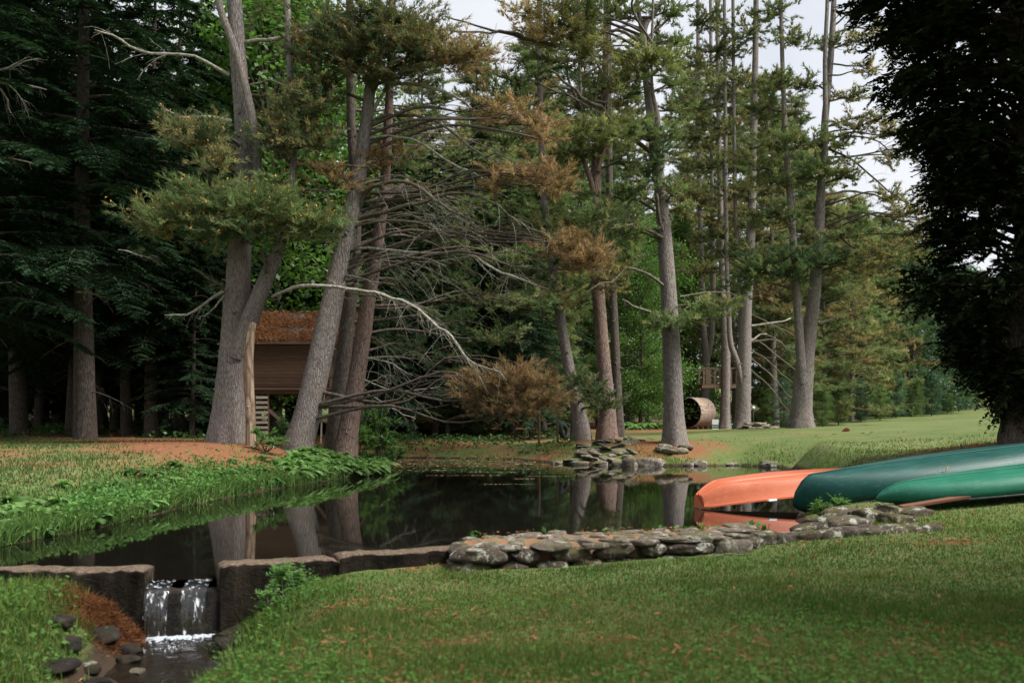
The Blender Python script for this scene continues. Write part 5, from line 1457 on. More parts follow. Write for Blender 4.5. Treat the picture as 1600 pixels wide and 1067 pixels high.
# plank lying under the bright green canoe
UNIT = {}
def box(parent, name, c, s, mat, rot=(0, 0, 0)):
    if mat not in UNIT:
        bm = bmesh.new(); bmesh.ops.create_cube(bm, size=1.0)
        me = bpy.data.meshes.new('board'); bm.to_mesh(me); bm.free(); me.materials.append(M[mat]); UNIT[mat] = me
    o = link(name, UNIT[mat], parent)
    o.location = tuple(float(a) for a in c); o.scale = tuple(float(a) for a in s); o.rotation_euler = rot
    return o
a, b_ = P(1408, 793, 12.2), P(1545, 771, 12.4)
pl = box(None, 'plank', (a + b_) / 2 + np.array((0, 0, .01)), (np.linalg.norm(b_ - a), .10, .03), 'board_red', (R(8), -math.atan2(b_[2] - a[2], b_[0] - a[0]), math.atan2(b_[1] - a[1], b_[0] - a[0])))
tag(pl, 'thin reddish plank on the grass under the bright green canoe', 'plank')

# ================================================================== treehouse on stilts behind the pines
TY = 33.0
tx0, tx1 = XA(397, TY), XA(516, TY)
zf, ze, zr = EYE + (645 - 604) / FPX * TY, EYE + (645 - 534) / FPX * TY, EYE + (645 - 489) / FPX * (TY + .9)
tg = gz((tx0 + tx1) / 2, TY)
cab = empty('treehouse', ((tx0 + tx1) / 2, TY, tg), label='small board-clad treehouse on stilts with needle-covered roof behind the leaning pine', cat='treehouse')
cab['kind'] = 'thing'
W2 = (tx1 - tx0) / 2; dep = 2.0; fl, ev, rd = zf - tg, ze - tg, zr - tg
nb_ = 13
hp = (ev - fl) / nb_
rng = np.random.default_rng(51)
for k in range(nb_):
    box(cab, 'board', (rng.normal(0, .01), 0, fl + hp * (k + .5)), (2 * W2 + rng.normal(0, .015), .03, hp * 1.12), 'cabin_wood', (R(15), 0, rng.normal(0, .004)))
    box(cab, 'board', (W2, dep / 2, fl + hp * (k + .5)), (.03, dep, hp * 1.12), 'cabin_wood', (0, R(-9), 0))
    box(cab, 'board', (-W2, dep / 2, fl + hp * (k + .5)), (.03, dep, hp * 1.12), 'cabin_wood', (0, R(9), 0))
box(cab, 'back_wall', (0, dep, (fl + ev) / 2), (2 * W2, .03, ev - fl), 'cabin_wood')
for sx in (-1, 1):
    box(cab, 'corner_post', (sx * (W2 + .03), -.03, (fl + ev) / 2), (.09, .06, ev - fl + .04), 'cabin_post')
box(cab, 'floor', (.35, dep / 2 - .05, fl - .07), (2 * W2 + .95, dep + .2, .08), 'cabin_wood')
for yy_ in (-.02, dep / 2, dep):
    box(cab, 'joist', (.35, yy_, fl - .18), (2 * W2 + .9, .07, .13), 'cabin_wood')
for sx, yy_ in ((-W2, 0.05), (W2, 0.05), (-W2, dep), (W2, dep), (W2 + .75, .05), (W2 + .75, dep)):
    box(cab, 'stilt', (sx, yy_, (fl - .24) / 2 - .1), (.12, .12, fl - .04), 'cabin_post')
box(cab, 'brace', (-.55, .02, fl * .46), (1.35, .05, .10), 'cabin_post', (0, R(40), 0))
box(cab, 'brace', (W2 - .35, .0, fl * .62), (1.0, .05, .09), 'cabin_post', (0, R(-52), 0))
box(cab, 'rail', (W2 + .15, .0, .75), (1.3, .06, .09), 'cabin_post')
for k in range(5):
    box(cab, 'picket', (W2 - .3 + k * .2, .03, .35), (.05, .03, .85), 'pale_wood', (0, rng.normal(0, .05), 0))
# ladder with pale treads
lad = empty('ladder_frame', (0, 0, 0)); lad.parent = cab; lad.name = 'ladder'
for k in range(9):
    box(lad, 'tread', (-W2 + .28, -.1 - .03 * k * 0, .12 + k * .165), (.36, .16, .085), 'pale_wood')
for sx in (-.2, .2):
    box(lad, 'stringer', (-W2 + .28 + sx, -.02, .75), (.035, .06, 1.6), 'cabin_wood')
# porch rail on the end
for zz_ in (.42, .1):
    box(cab, 'porch_rail', (W2 + .42, .0, fl + zz_ + .15), (.75, .05, .05), 'cabin_post')
for k in range(5):
    box(cab, 'baluster', (W2 + .14 + k * .15, .0, fl + .32), (.035, .035, .5), 'pale_wood')
box(cab, 'porch_post', (W2 + .75, .0, (fl + ev) / 2 + .05), (.07, .07, ev - fl), 'cabin_post')
# roof: shingle slab with a deep mat of needles
def sheet(x0, x1, nx_, ya, za, yb, zb_, ny_, amp, rng):
    u, w = np.meshgrid(np.linspace(0, 1, nx_), np.linspace(0, 1, ny_))
    V = np.stack([x0 + (x1 - x0) * u, ya + (yb - ya) * w, za + (zb_ - za) * w + rng.normal(0, amp, u.shape)], -1).reshape(-1, 3)
    i = (np.arange(ny_ - 1)[:, None] * nx_ + np.arange(nx_ - 1)[None]).ravel()
    return V, np.concatenate([np.stack([i, i + 1, i + nx_ + 1], -1), np.stack([i, i + nx_ + 1, i + nx_], -1)])
rf = Buf()
x0, x1 = -W2 - .18, W2 + .95
V, T = sheet(x0, x1, 2, -.28, ev - .02, .9, rd - .02, 2, 0, rng); rf.add(V, T)
V, T = sheet(x0, x1, 2, .9, rd - .02, 2.3, ev - .1, 2, 0, rng); rf.add(V, T)
roof = rf.obj('roof', M['shingle'], cab, smooth=False)
roof.modifiers.new('thick', 'SOLIDIFY').thickness = .06
nb2 = Buf(); u = rng.random((5200, 2))
keep = (np.sin(u[:, 0] * 9 + 1) + np.sin(u[:, 1] * 12) + rng.normal(0, .7, 5200)) > -1.3
u = u[keep]
pp = np.stack([x0 + (x1 - x0) * u[:, 0], -.3 + 1.2 * u[:, 1], ev + (rd - ev) * u[:, 1] + .012 + .02 * rng.random(len(u))], -1)
V, T, C = tufts(rng, pp, np.tile((0, -.5, .25), (len(pp), 1)) + rng.normal(0, .6, (len(pp), 3)) * np.array((1, 1, .15)), .12, 5, .6, .016, mixcol(rng, len(pp), (.20, .085, .042), (.33, .165, .09), .4))
tag(nb2.add(V, T, C).obj('needle_mat', M['litter'], roof, smooth=False), kind='stuff')
for zz_, yy_ in ((ev - .05, -.30),):
    box(cab, 'fascia', ((x0 + x1) / 2, yy_, zz_), (x1 - x0, .03, .09), 'cabin_wood')

# ================================================================== barrel sauna
SY = 60.0
sp = at(1086, SY)
bar = empty('barrel_sauna', sp, label='round cedar barrel sauna with black glass front, partly behind the tall pine', cat='sauna')
bar.rotation_euler = (0, 0, R(-128))          # local +x runs from the back to the glass front
Rb, Lb = .88, 1.9
ns = 34
for k in range(ns):
    a0 = 2 * math.pi * k / ns
    c = np.array((0, math.cos(a0) * Rb, Rb + .12 + math.sin(a0) * Rb))
    box(bar, 'stave', c, (Lb, 2 * math.pi * Rb / ns * .97, .045), 'cedar', (a0 - math.pi / 2, 0, 0))
def ring(x, r, w, th_=.012, n=40):
    a0 = np.linspace(0, 2 * np.pi, n, endpoint=False)
    rows = [np.stack([np.full(n, xx_), np.cos(a0) * rr_, Rb + .12 + np.sin(a0) * rr_], -1) for xx_, rr_ in ((x - w / 2, r), (x - w / 2, r + th_), (x + w / 2, r + th_), (x + w / 2, r))]
    V = np.array(rows).reshape(-1, 3); T = []
    for q in range(4):
        for j in range(n):
            a_, b2 = q * n + j, q * n + (j + 1) % n; c_, d_ = ((q + 1) % 4) * n + (j + 1) % n, ((q + 1) % 4) * n + j
            T += [(a_, b2, c_), (a_, c_, d_)]
    return V, T
for x in (-.75, -.25, .3, .8):
    V, T = ring(x, Rb + .024, .045); Buf().add(V, T).obj('band', M['steel'], bar)
def disc(x, r, n=40):
    a0 = np.linspace(0, 2 * np.pi, n, endpoint=False)
    V = np.vstack([np.stack([np.full(n, x), np.cos(a0) * r, Rb + .12 + np.sin(a0) * r], -1), (x, 0, Rb + .12)])
    return V, [(j, (j + 1) % n, n) for j in range(n)]
V, T = disc(Lb / 2 - .08, Rb - .02); Buf().add(V, T).obj('glass_front', M['glass'], bar, smooth=False)
V, T = disc(-Lb / 2 + .08, Rb - .02); Buf().add(V, T).obj('back_wall', M['cedar'], bar, smooth=False)
V, T = ring(Lb / 2 - .04, Rb - .04, .1, .05); Buf().add(V, T).obj('front_rim', M['rubber'], bar)
for x in (-.65, .0, .65):
    box(bar, 'cradle', (x, 0, .07), (.10, 1.1, .14), 'cabin_post')
vent = box(bar, 'vent', (-Lb / 2 - .03, .0, 1.35), (.12, .2, .2), 'cedar')
p = at(1117, 59); ub = box(None, 'utility_box', p + np.array((0, 0, .3)), (.38, .3, .6), 'white'); tag(ub, 'small white utility box on the grass beside the barrel', 'box')
p = at(1177, 52)
gl_ = empty('post_lamp', p, label='thin lamp post with a small white globe beside the two-stemmed pine', cat='lamp')
V, T = tube(np.array([(0, 0, 0), (0, 0, 1.05)]), .02, 6); Buf().add(V, T).obj('post', M['rubber'], gl_)
bm = bmesh.new(); bmesh.ops.create_icosphere(bm, subdivisions=2, radius=.09); me = bpy.data.meshes.new('globe'); bm.to_mesh(me); bm.free(); me.materials.append(M['white'])
gb_ = link('globe', me, gl_); gb_.location = (0, 0, 1.12)
th = np.linspace(0, 2 * np.pi * 2.3, 60); p = at(1131, 57.2)
V, T = tube(np.stack([.55 * np.cos(th) * 1.4, .4 * np.sin(th), .06 + .02 * th], -1), .035, 5)
hs = Buf().add(V, T).obj('garden_hose', M['hose']); hs.location = tuple(p); tag(hs, 'coiled green hose at the foot of the slim platform pine', 'hose')

# ================================================================== tree platform
pY = 56.5
pf = empty('tree_platform', (XA(1124, pY), pY, gz(XA(1124, pY), pY)), label='small railed wooden platform high between the slim pines', cat='platform')
pf['kind'] = 'thing'
bzp = pf.location.z; fx = lambda px: XA(px, pY) - pf.location.x; fz = lambda py: EYE + (645 - py) / FPX * pY - bzp
zfl, ztp = fz(601), fz(577)
box(pf, 'beam', ((fx(1094) + fx(1150)) / 2, -.5, zfl - .1), (fx(1150) - fx(1094), .08, .2), 'cabin_post')
box(pf, 'beam', ((fx(1094) + fx(1150)) / 2, .9, zfl - .1), (fx(1150) - fx(1094), .08, .2), 'cabin_post')
for k in range(12):
    box(pf, 'deck_board', (fx(1097) + k * (fx(1148) - fx(1097)) / 11, .2, zfl + .02), (.15, 1.5, .03), 'cabin_post')
for px_ in (1097, 1104, 1122, 1130, 1148):
    box(pf, 'post', (fx(px_), -.5, (zfl + ztp) / 2 + .03), (.10 if px_ != 1104 else .3, .08, ztp - zfl), 'cabin_post')
for px_ in (1097, 1122, 1148):
    box(pf, 'post', (fx(px_), .9, (zfl + ztp) / 2 + .03), (.10, .08, ztp - zfl), 'cabin_post')
for yy_ in (-.5, .9):
    box(pf, 'top_rail', ((fx(1094) + fx(1150)) / 2, yy_, ztp + .05), (fx(1150) - fx(1094), .10, .06), 'cabin_post')
box(pf, 'cross_rail', ((fx(1104) + fx(1118)) / 2, -.52, (zfl + ztp) / 2), (1.0, .04, .05), 'cabin_post', (0, R(38), 0))

# ================================================================== tyre and stakes by the leaning point pine
p = at(884, 33.5)
ty = empty('tyre', p + np.array((0, 0, .02)), label='black tyre propped against a stake on the far point', cat='tyre')
a0 = np.linspace(0, 2 * np.pi, 28, endpoint=False); b0 = np.linspace(0, 2 * np.pi, 10, endpoint=False)
A, B = np.meshgrid(a0, b0, indexing='ij')
V = np.stack([(.30 + .11 * np.cos(B)) * np.cos(A), .10 * np.sin(B), .41 + (.30 + .11 * np.cos(B)) * np.sin(A)], -1).reshape(-1, 3)
T = []
for i in range(28):
    for j in range(10):
        q = (i * 10 + j, ((i + 1) % 28) * 10 + j, ((i + 1) % 28) * 10 + (j + 1) % 10, i * 10 + (j + 1) % 10); T += [(q[0], q[1], q[2]), (q[0], q[2], q[3])]
tt = Buf().add(V, T).obj('tread_ring', M['rubber'], ty); tt.rotation_euler = (R(-14), R(0), R(55)); tt.scale = (.7, .7, .75)
for px_, hh, lab in ((892, .95, 'pale wooden stake holding up the black tyre'), (871, .9, 'short brown stake left of the black tyre by the water'), (842, 1.5, 'thin tall stake near the far pond end')):
    p = at(px_, 33.2)
    st = empty('stake', p, label=lab, cat='stake')
    V, T = tube(np.array([(0, 0, -.2), (.02, 0, hh * .5), (.0, 0, hh)]), np.array((.045, .04, .035)), 6, rng, .08); Buf().add(V, T).obj('shaft', M['cabin_post'], st)
# ================================================================== grass, ferns and litter
def blades(rng, pos, h, w, col, lean=.35, two=False):
    n = len(pos)
    a = rng.uniform(0, 6.28, n); s = np.stack([np.cos(a), np.sin(a), np.zeros(n)], -1)
    b = rng.uniform(0, 6.28, n); ln = np.stack([np.cos(b), np.sin(b), np.zeros(n)], -1) * (np.abs(rng.normal(0, lean, n)) * h)[:, None]
    h = np.broadcast_to(h, (n,)) * rng.uniform(.55, 1.2, n); w = np.broadcast_to(w, (n,))
    up = np.zeros((n, 3)); up[:, 2] = h
    c = np.repeat(col * rng.uniform(.7, 1.25, (n, 1)), 5 if two else 3, 0)
    if not two:
        V = np.stack([pos - s * w[:, None] / 2, pos + s * w[:, None] / 2, pos + up + ln], 1).reshape(-1, 3)
        return V, np.arange(n * 3).reshape(-1, 3), c
    mid = pos + up * .6 + ln * .35
    V = np.stack([pos - s * w[:, None] / 2, pos + s * w[:, None] / 2, mid + s * w[:, None] * .4, mid - s * w[:, None] * .4, pos + up * .95 + ln], 1).reshape(-1, 3)
    i = np.arange(n)[:, None] * 5
    return V, np.concatenate([i + np.array([[0, 1, 2]]), i + np.array([[0, 2, 3]]), i + np.array([[3, 2, 4]])]), c

def scatter(rng, n, y0, y1, power=2.0, xr=.56):
    """points over the visible wedge, denser towards the viewer"""
    u = rng.random(n)
    Y = (y0 ** (2 - power - 1 + 1e-9) if False else 1 / ((1 - u) / y0 + u / y1))
    X = rng.uniform(-xr, xr, n) * Y
    return X, Y

rng = np.random.default_rng(61)
LG1, LG2, LG3 = (0.044, 0.098, 0.020), (0.115, 0.142, 0.040), (0.19, 0.155, 0.07)
def lawn_cols(x, y, rng):
    a = np.clip(.45 + .9 * lumps(x, y, 1.6) + rng.normal(0, .2, len(x)), 0, 1)[:, None]
    c = np.asarray(LG1) * (1 - a) + np.asarray(LG2) * a
    b = (rng.random(len(x)) < .12 + .5 * np.clip(lumps(x + 9, y, 1.1), 0, 1))[:, None]
    return np.where(b, np.asarray(LG3), c)
gb = Buf()
X, Y = scatter(rng, 330000, 3.9, 26)
nd, so = cover(X, Y)
d = seg_dist(X, Y, POND); ins = inside(X, Y, POND)
onwall = (Y > np.interp(X, [-8, -3.22, -2.6, -.64, -.52, .4, 1.6, 2.3], [8.33, 8.68, 8.85, 9.72, 9.2, 9.26, 9.6, 9.85])) & (Y < 10.95) & (X < 2.35)
ok = (~ins) & (so < .5) & (rng.random(len(X)) > nd * .85) & ~onwall & ~((X < -2) & (Y > 9.2)) & ~((Y > 28.6) & (X < 4))
X, Y = X[ok], Y[ok]
Z = ground_z(X, Y)
tall = .8 + 1.8 * np.clip(lumps(X + 3, Y - 5, 2.4), 0, 1) + .8 * np.clip(lumps(X * 1.0, Y, 7.0), 0, 1) + np.where(X < -3.1, 1.6, 0)
V, T, C = blades(rng, np.stack([X, Y, Z - .004], -1), (.028 + .0012 * Y) * tall, .0035 + .0007 * Y, lawn_cols(X, Y, rng), .55)
gb.add(V, T, C)
# clover and plantain leaves in the turf
X, Y = scatter(rng, 42000, 3.9, 13)
nd, so = cover(X, Y); ins = inside(X, Y, POND)
onwall = (Y > np.interp(X, [-8, -3.22, -2.6, -.64, -.52, .4, 1.6, 2.3], [8.33, 8.68, 8.85, 9.72, 9.2, 9.26, 9.6, 9.85])) & (Y < 10.95) & (X < 2.35)
ok = (~ins) & (so < .55) & (rng.random(len(X)) > nd * .6) & (lumps(X - 2, Y, 2.0) + rng.normal(0, .25, len(X)) > .05) & ~onwall
X, Y = X[ok], Y[ok]
pts = np.stack([X, Y, ground_z(X, Y) + rng.uniform(.012, .03, len(X))], -1)
V, T, C = leaves(rng, pts, .016 + .0018 * Y, np.broadcast_to(np.array((.075, .155, .035)), (len(X), 3)), 1.2); gb.add(V, T, C)
tag(gb.obj('lawn_grass', M['grass'], smooth=False), 'short green turf with clover over the lawn', kind='stuff')

# needles and dry bits lying on lawn, wall and mounds
lb = Buf()
n = 46000
X, Y = scatter(rng, n, 3.9, 36)
nd, so = cover(X, Y); ins = inside(X, Y, POND)
onw = (dam_side(X, Y) < .3) & (dam_side(X, Y) > -.42) & (X > -.40) & (X < 2.3) & (Y < 10.8)
ok = ((rng.random(n) < np.where(X < -3.3, .01, .03) + nd * np.where(X < -3.3, .5, .9)) | onw) & (~ins | onw)
X, Y, onw = X[ok], Y[ok], onw[ok]
keep = ~onw | (rng.random(len(X)) < .45); X, Y, onw = X[keep], Y[keep], onw[keep]
Z = np.where(onw, .262 + .012 * X, ground_z(X, Y) + .008)
dd = rng.normal(0, 1, (len(X), 3)) * np.array((1, 1, .12)); dd[onw, 2] *= .1
V, T, C = tufts(rng, np.stack([X, Y, Z], -1), dd, .05 + .004 * Y - .04 * onw, 2, .08, .003 + .0008 * Y, mixcol(rng, len(X), (.17, .07, .032), (.36, .19, .095), .5), .004); lb.add(V, T, C)
# dead leaves
X, Y = scatter(rng, 150, 4.0, 11); ins = inside(X, Y, POND); nd, so = cover(X, Y); ok = ~ins & (so < .4); X, Y = X[ok], Y[ok]
V, T, C = leaves(rng, np.stack([X, Y, ground_z(X, Y) + .02], -1), .035, mixcol(rng, len(X), (.20, .085, .05), (.30, .15, .09), .4), .8); lb.add(V, T, C)
tag(lb.obj('needle_litter', M['litter'], smooth=False), 'scattered rusty pine needles and dry leaf bits on the ground', kind='stuff')
# brushy heap of brown needles at the stream
hb = Buf(); n = 3600
X = rng.normal(-3.42, .20, n); Y = rng.normal(8.28, .20, n)
Z = ground_z(X, Y) + ( .13 + .05 * np.sin(X * 19) * np.sin(Y * 23)) * np.exp(-((X + 3.38) / .24) ** 2 - ((Y - 8.40) / .22) ** 2) * rng.random(n) ** .5 + .01
ok = (Y < 8.62) & (X < -2.98); pts = np.stack([X, Y, Z], -1)[ok]
V, T, C = tufts(rng, pts, rng.normal(0, 1, (len(pts), 3)) * np.array((1, .8, .45)), .085, 4, .5, .006, mixcol(rng, len(pts), (.06, .024, .012), (.17, .07, .032), .4), .01); hb.add(V, T, C)
tag(hb.obj('needle_debris', M['litter'], smooth=False), 'heap of rusty pine needles washed up beside the spillway', kind='stuff')
# leaf bits and pollen floating on the pond
fbuf = Buf(); n = 1700
Y = rng.uniform(23, 32.5, n); X = rng.uniform(-4.5, 1.0, n) + rng.normal(0, .3, n)
st = np.sin(Y * 5 + .6 * np.sin(X * 1.2)) + rng.normal(0, .5, n) + (Y - 28) * .35
ok = (st > .6) & inside(X, Y, POND); X, Y = X[ok], Y[ok]
V, T, C = leaves(rng, np.stack([X, Y, np.full(len(X), .012)], -1), .10, mixcol(rng, len(X), (.25, .15, .09), (.42, .32, .22), .4), 30); V[:, 2] = .008 + rng.uniform(0, .006, len(V)); fbuf.add(V, T, C)
for X0, Y0, L in ((-.05, 20.9, .55), (.9, 23.5, .5), (.25, 22.6, .25), (-1.2, 23.8, .9), (-2.4, 26, 1.0), (-.5, 25.2, .6)):
    n = 60; x = X0 + rng.uniform(-L, L, n); y = Y0 + rng.normal(0, .05, n)
    V, T, C = leaves(rng, np.stack([x, y, np.full(n, .01)], -1), .06, mixcol(rng, n, (.3, .2, .12), (.45, .35, .25), .4), 30); V[:, 2] = .009; fbuf.add(V, T, C)
tag(fbuf.obj('floating_debris', M['litter'], smooth=False), 'drifts of floating leaf bits toward the far end of the pond', kind='stuff')

# --- ferns
def fern_mesh(seed, nf=9, L=.62, col=(0.095, 0.19, 0.045)):
    r_ = np.random.default_rng(seed); b = Buf()
    S, D, LL, cc = [], [], [], []
    for k in range(nf):
        a = k * 2.4 + r_.normal(0, .3); el = r_.uniform(.5, 1.15); Lf = L * r_.uniform(.7, 1.1)
        d = np.array((math.cos(a) * math.cos(el), math.sin(a) * math.cos(el), math.sin(el)))
        s = np.linspace(0, 1, 20)[:, None]
        p = d * Lf * s + np.array((0, 0, -.55 * Lf)) * s ** 2.3
        V, T = tube(p[::3], .003, 3, cap=False); b.add(V, T, np.asarray(col) * .8)
        t = nrm(np.gradient(p, axis=0)); sd = nrm(np.cross(t, np.array((0, 0, 1.0))))
        for j in range(2, 20):
            w = .115 * math.sin(math.pi * (j / 20) ** .75) + .015
            for sg in (-1, 1):
                e = p[j] + (sd[j] * sg + t[j] * .45) * w + np.array((0, 0, -.02))
                q = t[j] * .011
                m1 = p[j] * .5 + e * .5
                b.add(np.array([p[j] - q, p[j] + q, m1 + q * .8, m1 - q * .8, e]), [(0, 1, 2), (0, 2, 3), (3, 2, 4)], np.asarray(col) * r_.uniform(.75, 1.25))
    return b.mesh('fern', M['fern'], False)
FMD = [fern_mesh(s, c, L, col) for s, c, L, col in ((4, 10, .45, (0.075, 0.15, 0.042)), (5, 12, .5, (0.095, 0.18, 0.05)), (6, 9, .42, (0.06, 0.13, 0.04)))]
FM = [fern_mesh(s, c, L, col) for s, c, L, col in ((1, 11, .50, (0.14, 0.245, 0.075)), (2, 13, .55, (0.12, 0.22, 0.06)), (3, 10, .45, (0.175, 0.28, 0.10)))]
def fern(x, y, s, k, label, group, dark=False):
    o = link('fern', (FMD if dark else FM)[k % 3]); o.location = (x, y, gz(x, y) + .04 * s); o.scale = (s, s, s); o.rotation_euler = (0, 0, (x * 17 + y * 5) % 6.28)
    tag(o, label, 'fern', group)
for k in range(95):
    px = rng.uniform(455, 605); Y = np.interp(px, [440, 520, 560, 610], [21.5, 23.4, 24.0, 25.5]) + rng.normal(0, .6)
    x = XA(px, Y)
    if inside(np.array([x]), np.array([Y]), POND)[0]: continue
    fern(x, Y, rng.uniform(.8, 1.25), k, 'pale green fern in the bright patch at the foot of the leaning pines', 'ferns at the leaning pines')
for k in range(150):
    i = rng.integers(0, 7); f = rng.random()
    q = POND[1 + i] * (1 - f) + POND[2 + i] * f
    x = q[0] - abs(rng.normal(.55, .5)) - .12; Y = q[1] + rng.normal(0, .2)
    fern(x, Y, rng.uniform(.45, .95), k, 'green fern on the grassy pond bank below the mound', 'ferns along the grassy bank', k % 4 != 0)
for k in range(22):
    px = rng.uniform(500, 620); fern(XA(px, 57), 57 + rng.normal(0, 1.5), 1.6, k, 'fern in the lit green strip deep between point pines', 'ferns deep between the point pines') if False else None
for k in range(26):
    px = rng.uniform(975, 1036); Y = 52 + rng.normal(0, 2.0)
    fern(XA(px, Y), Y, rng.uniform(1.0, 1.7), k, 'fern in the lit strip under the trees between point pines and tall pine', 'ferns under the far trees')

# --- long bank grass and leafy cover along the shore
kb = Buf()
n = 46000
i = rng.integers(0, 9, n); f = rng.random(n)
q = POND[1 + i] * (1 - f[:, None]) + POND[2 + i] * f[:, None]
off = np.abs(rng.normal(0, .8, n)) + .02
X = q[:, 0] - off; Y = q[:, 1] + rng.normal(0, .2, n)
clump = lumps(X * 1.0, Y, 2.6) + rng.normal(0, .3, n)
nd, so = cover(X, Y); ok = ~inside(X, Y, POND) & (clump > -.25) & ((rng.random(n) > nd * 1.1) | (off < .5))
X, Y, off = X[ok], Y[ok], off[ok]
hh = np.clip(.25 - .10 * off, .07, .3) * (1 + .5 * lumps(X, Y, 1.7))
V, T, C = blades(rng, np.stack([X, Y, ground_z(X, Y) - .01], -1), hh, .012 + .0005 * Y, mixcol(rng, len(X), (0.050, 0.115, 0.030), (0.15, 0.20, 0.06), .4), .6, True); kb.add(V, T, C)
n = 26000
i = rng.integers(0, 8, n); f = rng.random(n)
q = POND[1 + i] * (1 - f[:, None]) + POND[2 + i] * f[:, None]
X = q[:, 0] - np.abs(rng.normal(0, .8, n)); Y = q[:, 1] + rng.normal(0, .25, n)
cl_ = lumps(X + 5, Y, 2.1) + rng.normal(0, .2, n)
ok = ~inside(X, Y, POND) & (cl_ > .12); X, Y = X[ok], Y[ok]
Z = ground_z(X, Y) + rng.uniform(.02, .32, len(X)) * np.exp(-((seg_dist(X, Y, POND)) / 1.4) ** 2)
V, T, C = leaves(rng, np.stack([X, Y, Z], -1), .065, mixcol(rng, len(X), (0.065, 0.155, 0.04), (0.13, 0.22, 0.06), .4), .5); kb.add(V, T, C)
# turf on the bank top
n = 90000
Y = 1 / rng.uniform(1 / 34, 1 / 10.5, n); X = -rng.uniform(.10, .58, n) * Y
nd, so = cover(X, Y); ok = ~inside(X, Y, POND) & (rng.random(n) > nd * 1.5) & (X < -3.4); X, Y = X[ok], Y[ok]
V, T, C = blades(rng, np.stack([X, Y, ground_z(X, Y) - .005], -1), .075 * (1 + .8 * lumps(X, Y, 1.1)), .008 + .0007 * Y, mixcol(rng, len(X), (0.042, 0.085, 0.024), (0.095, 0.115, 0.04), .4), .5); kb.add(V, T, C)
# far shore fringe
n = 9000
i = rng.integers(12, 20, n); f = rng.random(n)
q = POND[i] * (1 - f[:, None]) + POND[i + 1] * f[:, None]
X = q[:, 0] + rng.normal(.1, .5, n); Y = q[:, 1] + np.abs(rng.normal(0, .7, n))
ok = ~inside(X, Y, POND) & (lumps(X, Y, 2.0) + rng.normal(0, .2, n) > .05); X, Y = X[ok], Y[ok]
V, T, C = blades(rng, np.stack([X, Y, ground_z(X, Y) - .01], -1), .11, .016, mixcol(rng, len(X), (0.07, 0.14, 0.03), (0.16, 0.2, 0.06), .4), .5, True); kb.add(V, T, C)
tag(kb.obj('bank_vegetation', M['grass'], smooth=False), 'rank grass and leafy ground cover along the pond banks', kind='stuff')

# dim undergrowth on the woodland floor
ub = Buf(); n = 26000
px = rng.uniform(-60, 900, n); Y = rng.uniform(31, 46, n); X = (px - 800) / FPX * Y
cl_ = lumps(X, Y, 1.2) + rng.normal(0, .15, n)
ok = ~inside(X, Y, POND) & (cl_ > .1) & (seg_dist(X, Y, POND) > .4); X, Y = X[ok], Y[ok]
Z = ground_z(X, Y) + rng.uniform(.03, .55, len(X)) * np.clip(lumps(X, Y, 1.2) + .3, .1, 1)
V, T, C = leaves(rng, np.stack([X, Y, Z], -1), .13, mixcol(rng, len(X), (0.035, 0.085, 0.022), (0.07, 0.135, 0.035), .4), .6); ub.add(V, T, C)
tag(ub.obj('undergrowth', M['leaf'], smooth=False), 'low leafy undergrowth on the dim woodland floor', kind='stuff')

# --- bushes
def bush(name, label, loc, H, Rr, n, size, col, col2, seed, cat='bush', group=None):
    r_ = np.random.default_rng(seed)
    root = empty(name, loc, label=label, cat=cat, group=group)
    S, D, LL = [], [], []; sb = Buf()
    for k in range(max(6, int(n / 60))):
        a = r_.uniform(0, 6.28); f = r_.random() ** .7
        e = np.array((math.cos(a) * Rr * r_.uniform(.3, 1) * (1.1 - f * .7), math.sin(a) * Rr * r_.uniform(.3, 1) * (1.1 - f * .7), H * (.15 + .85 * f)))
        q = spur(r_, np.array((0, 0, 0.0)), e, .06); V, T = tube(q, np.linspace(.012, .003, 12), 3, cap=False); sb.add(V, T)
        for j in (6, 8, 9, 10, 11):
            for _ in range(2):
                S.append(q[j]); D.append(nrm(e) + r_.normal(0, .7, 3) * np.array((1, 1, .4))); LL.append(r_.uniform(.15, .35) * H ** .3)
    tag(sb.obj('stems', M['limb_dark'], root), kind='stuff')
    S, D, LL = np.array(S), np.array(D), np.array(LL)
    V, T, C = sprays(r_, S, D, LL, 9, size, size * .55, .2, mixcol(r_, len(S), col, col2, .4), taper=.3)
    tag(Buf().add(V, T, C).obj('foliage', M['leaf'], root, smooth=False), kind='stuff')
    return root
GB, GB2 = (0.06, 0.15, 0.04), (0.12, 0.21, 0.06)
bush('leafy_bush', 'tall layered green bush at the water edge right of the leaning pines', at(592, 26.4), 1.55, .8, 1500, .12, GB, GB2, 1)
bush('leafy_bush', 'lower green bush touching the water beside the layered bush', at(612, 27.0), .8, .55, 700, .11, GB, GB2, 2)
bush('leafy_bush', 'green bramble between the pale dead trunk and leaning pine', at(415, 22.6), .55, .5, 600, .09, GB, GB2, 3)
bush('leafy_bush', 'dim green bush in the shade below the treehouse', at(452, 27), .7, .6, 600, .10, GB, GB2, 4)
bush('leafy_bush', 'green bush behind the brownish pine at the bank', at(560, 25.6), .9, .6, 800, .1, GB, GB2, 5)
for k, (px, py, Y, hh) in enumerate(((445, 915, 8.7, .34), (470, 905, 8.95, .18), (425, 945, 8.5, .2), (1282, 800, 13.3, .17), (1310, 790, 13.2, .16), (1420, 870 - 90, 13.2, .2))):
    x = XA(px, Y)
    bush('weed', ('tall weed against the dam wall', 'small weed further along the dam wall', 'weed at the stream edge below the dam', 'weed growing beside the teal canoe nose', 'weed under the teal canoe side', 'weed between the two green canoes')[k], (x, Y, max(gz(x, Y), .0 if Y > 10 else -1)), hh, .14, 120, .05, (0.07, 0.16, 0.04), (0.14, 0.22, 0.06), 20 + k, 'weed')
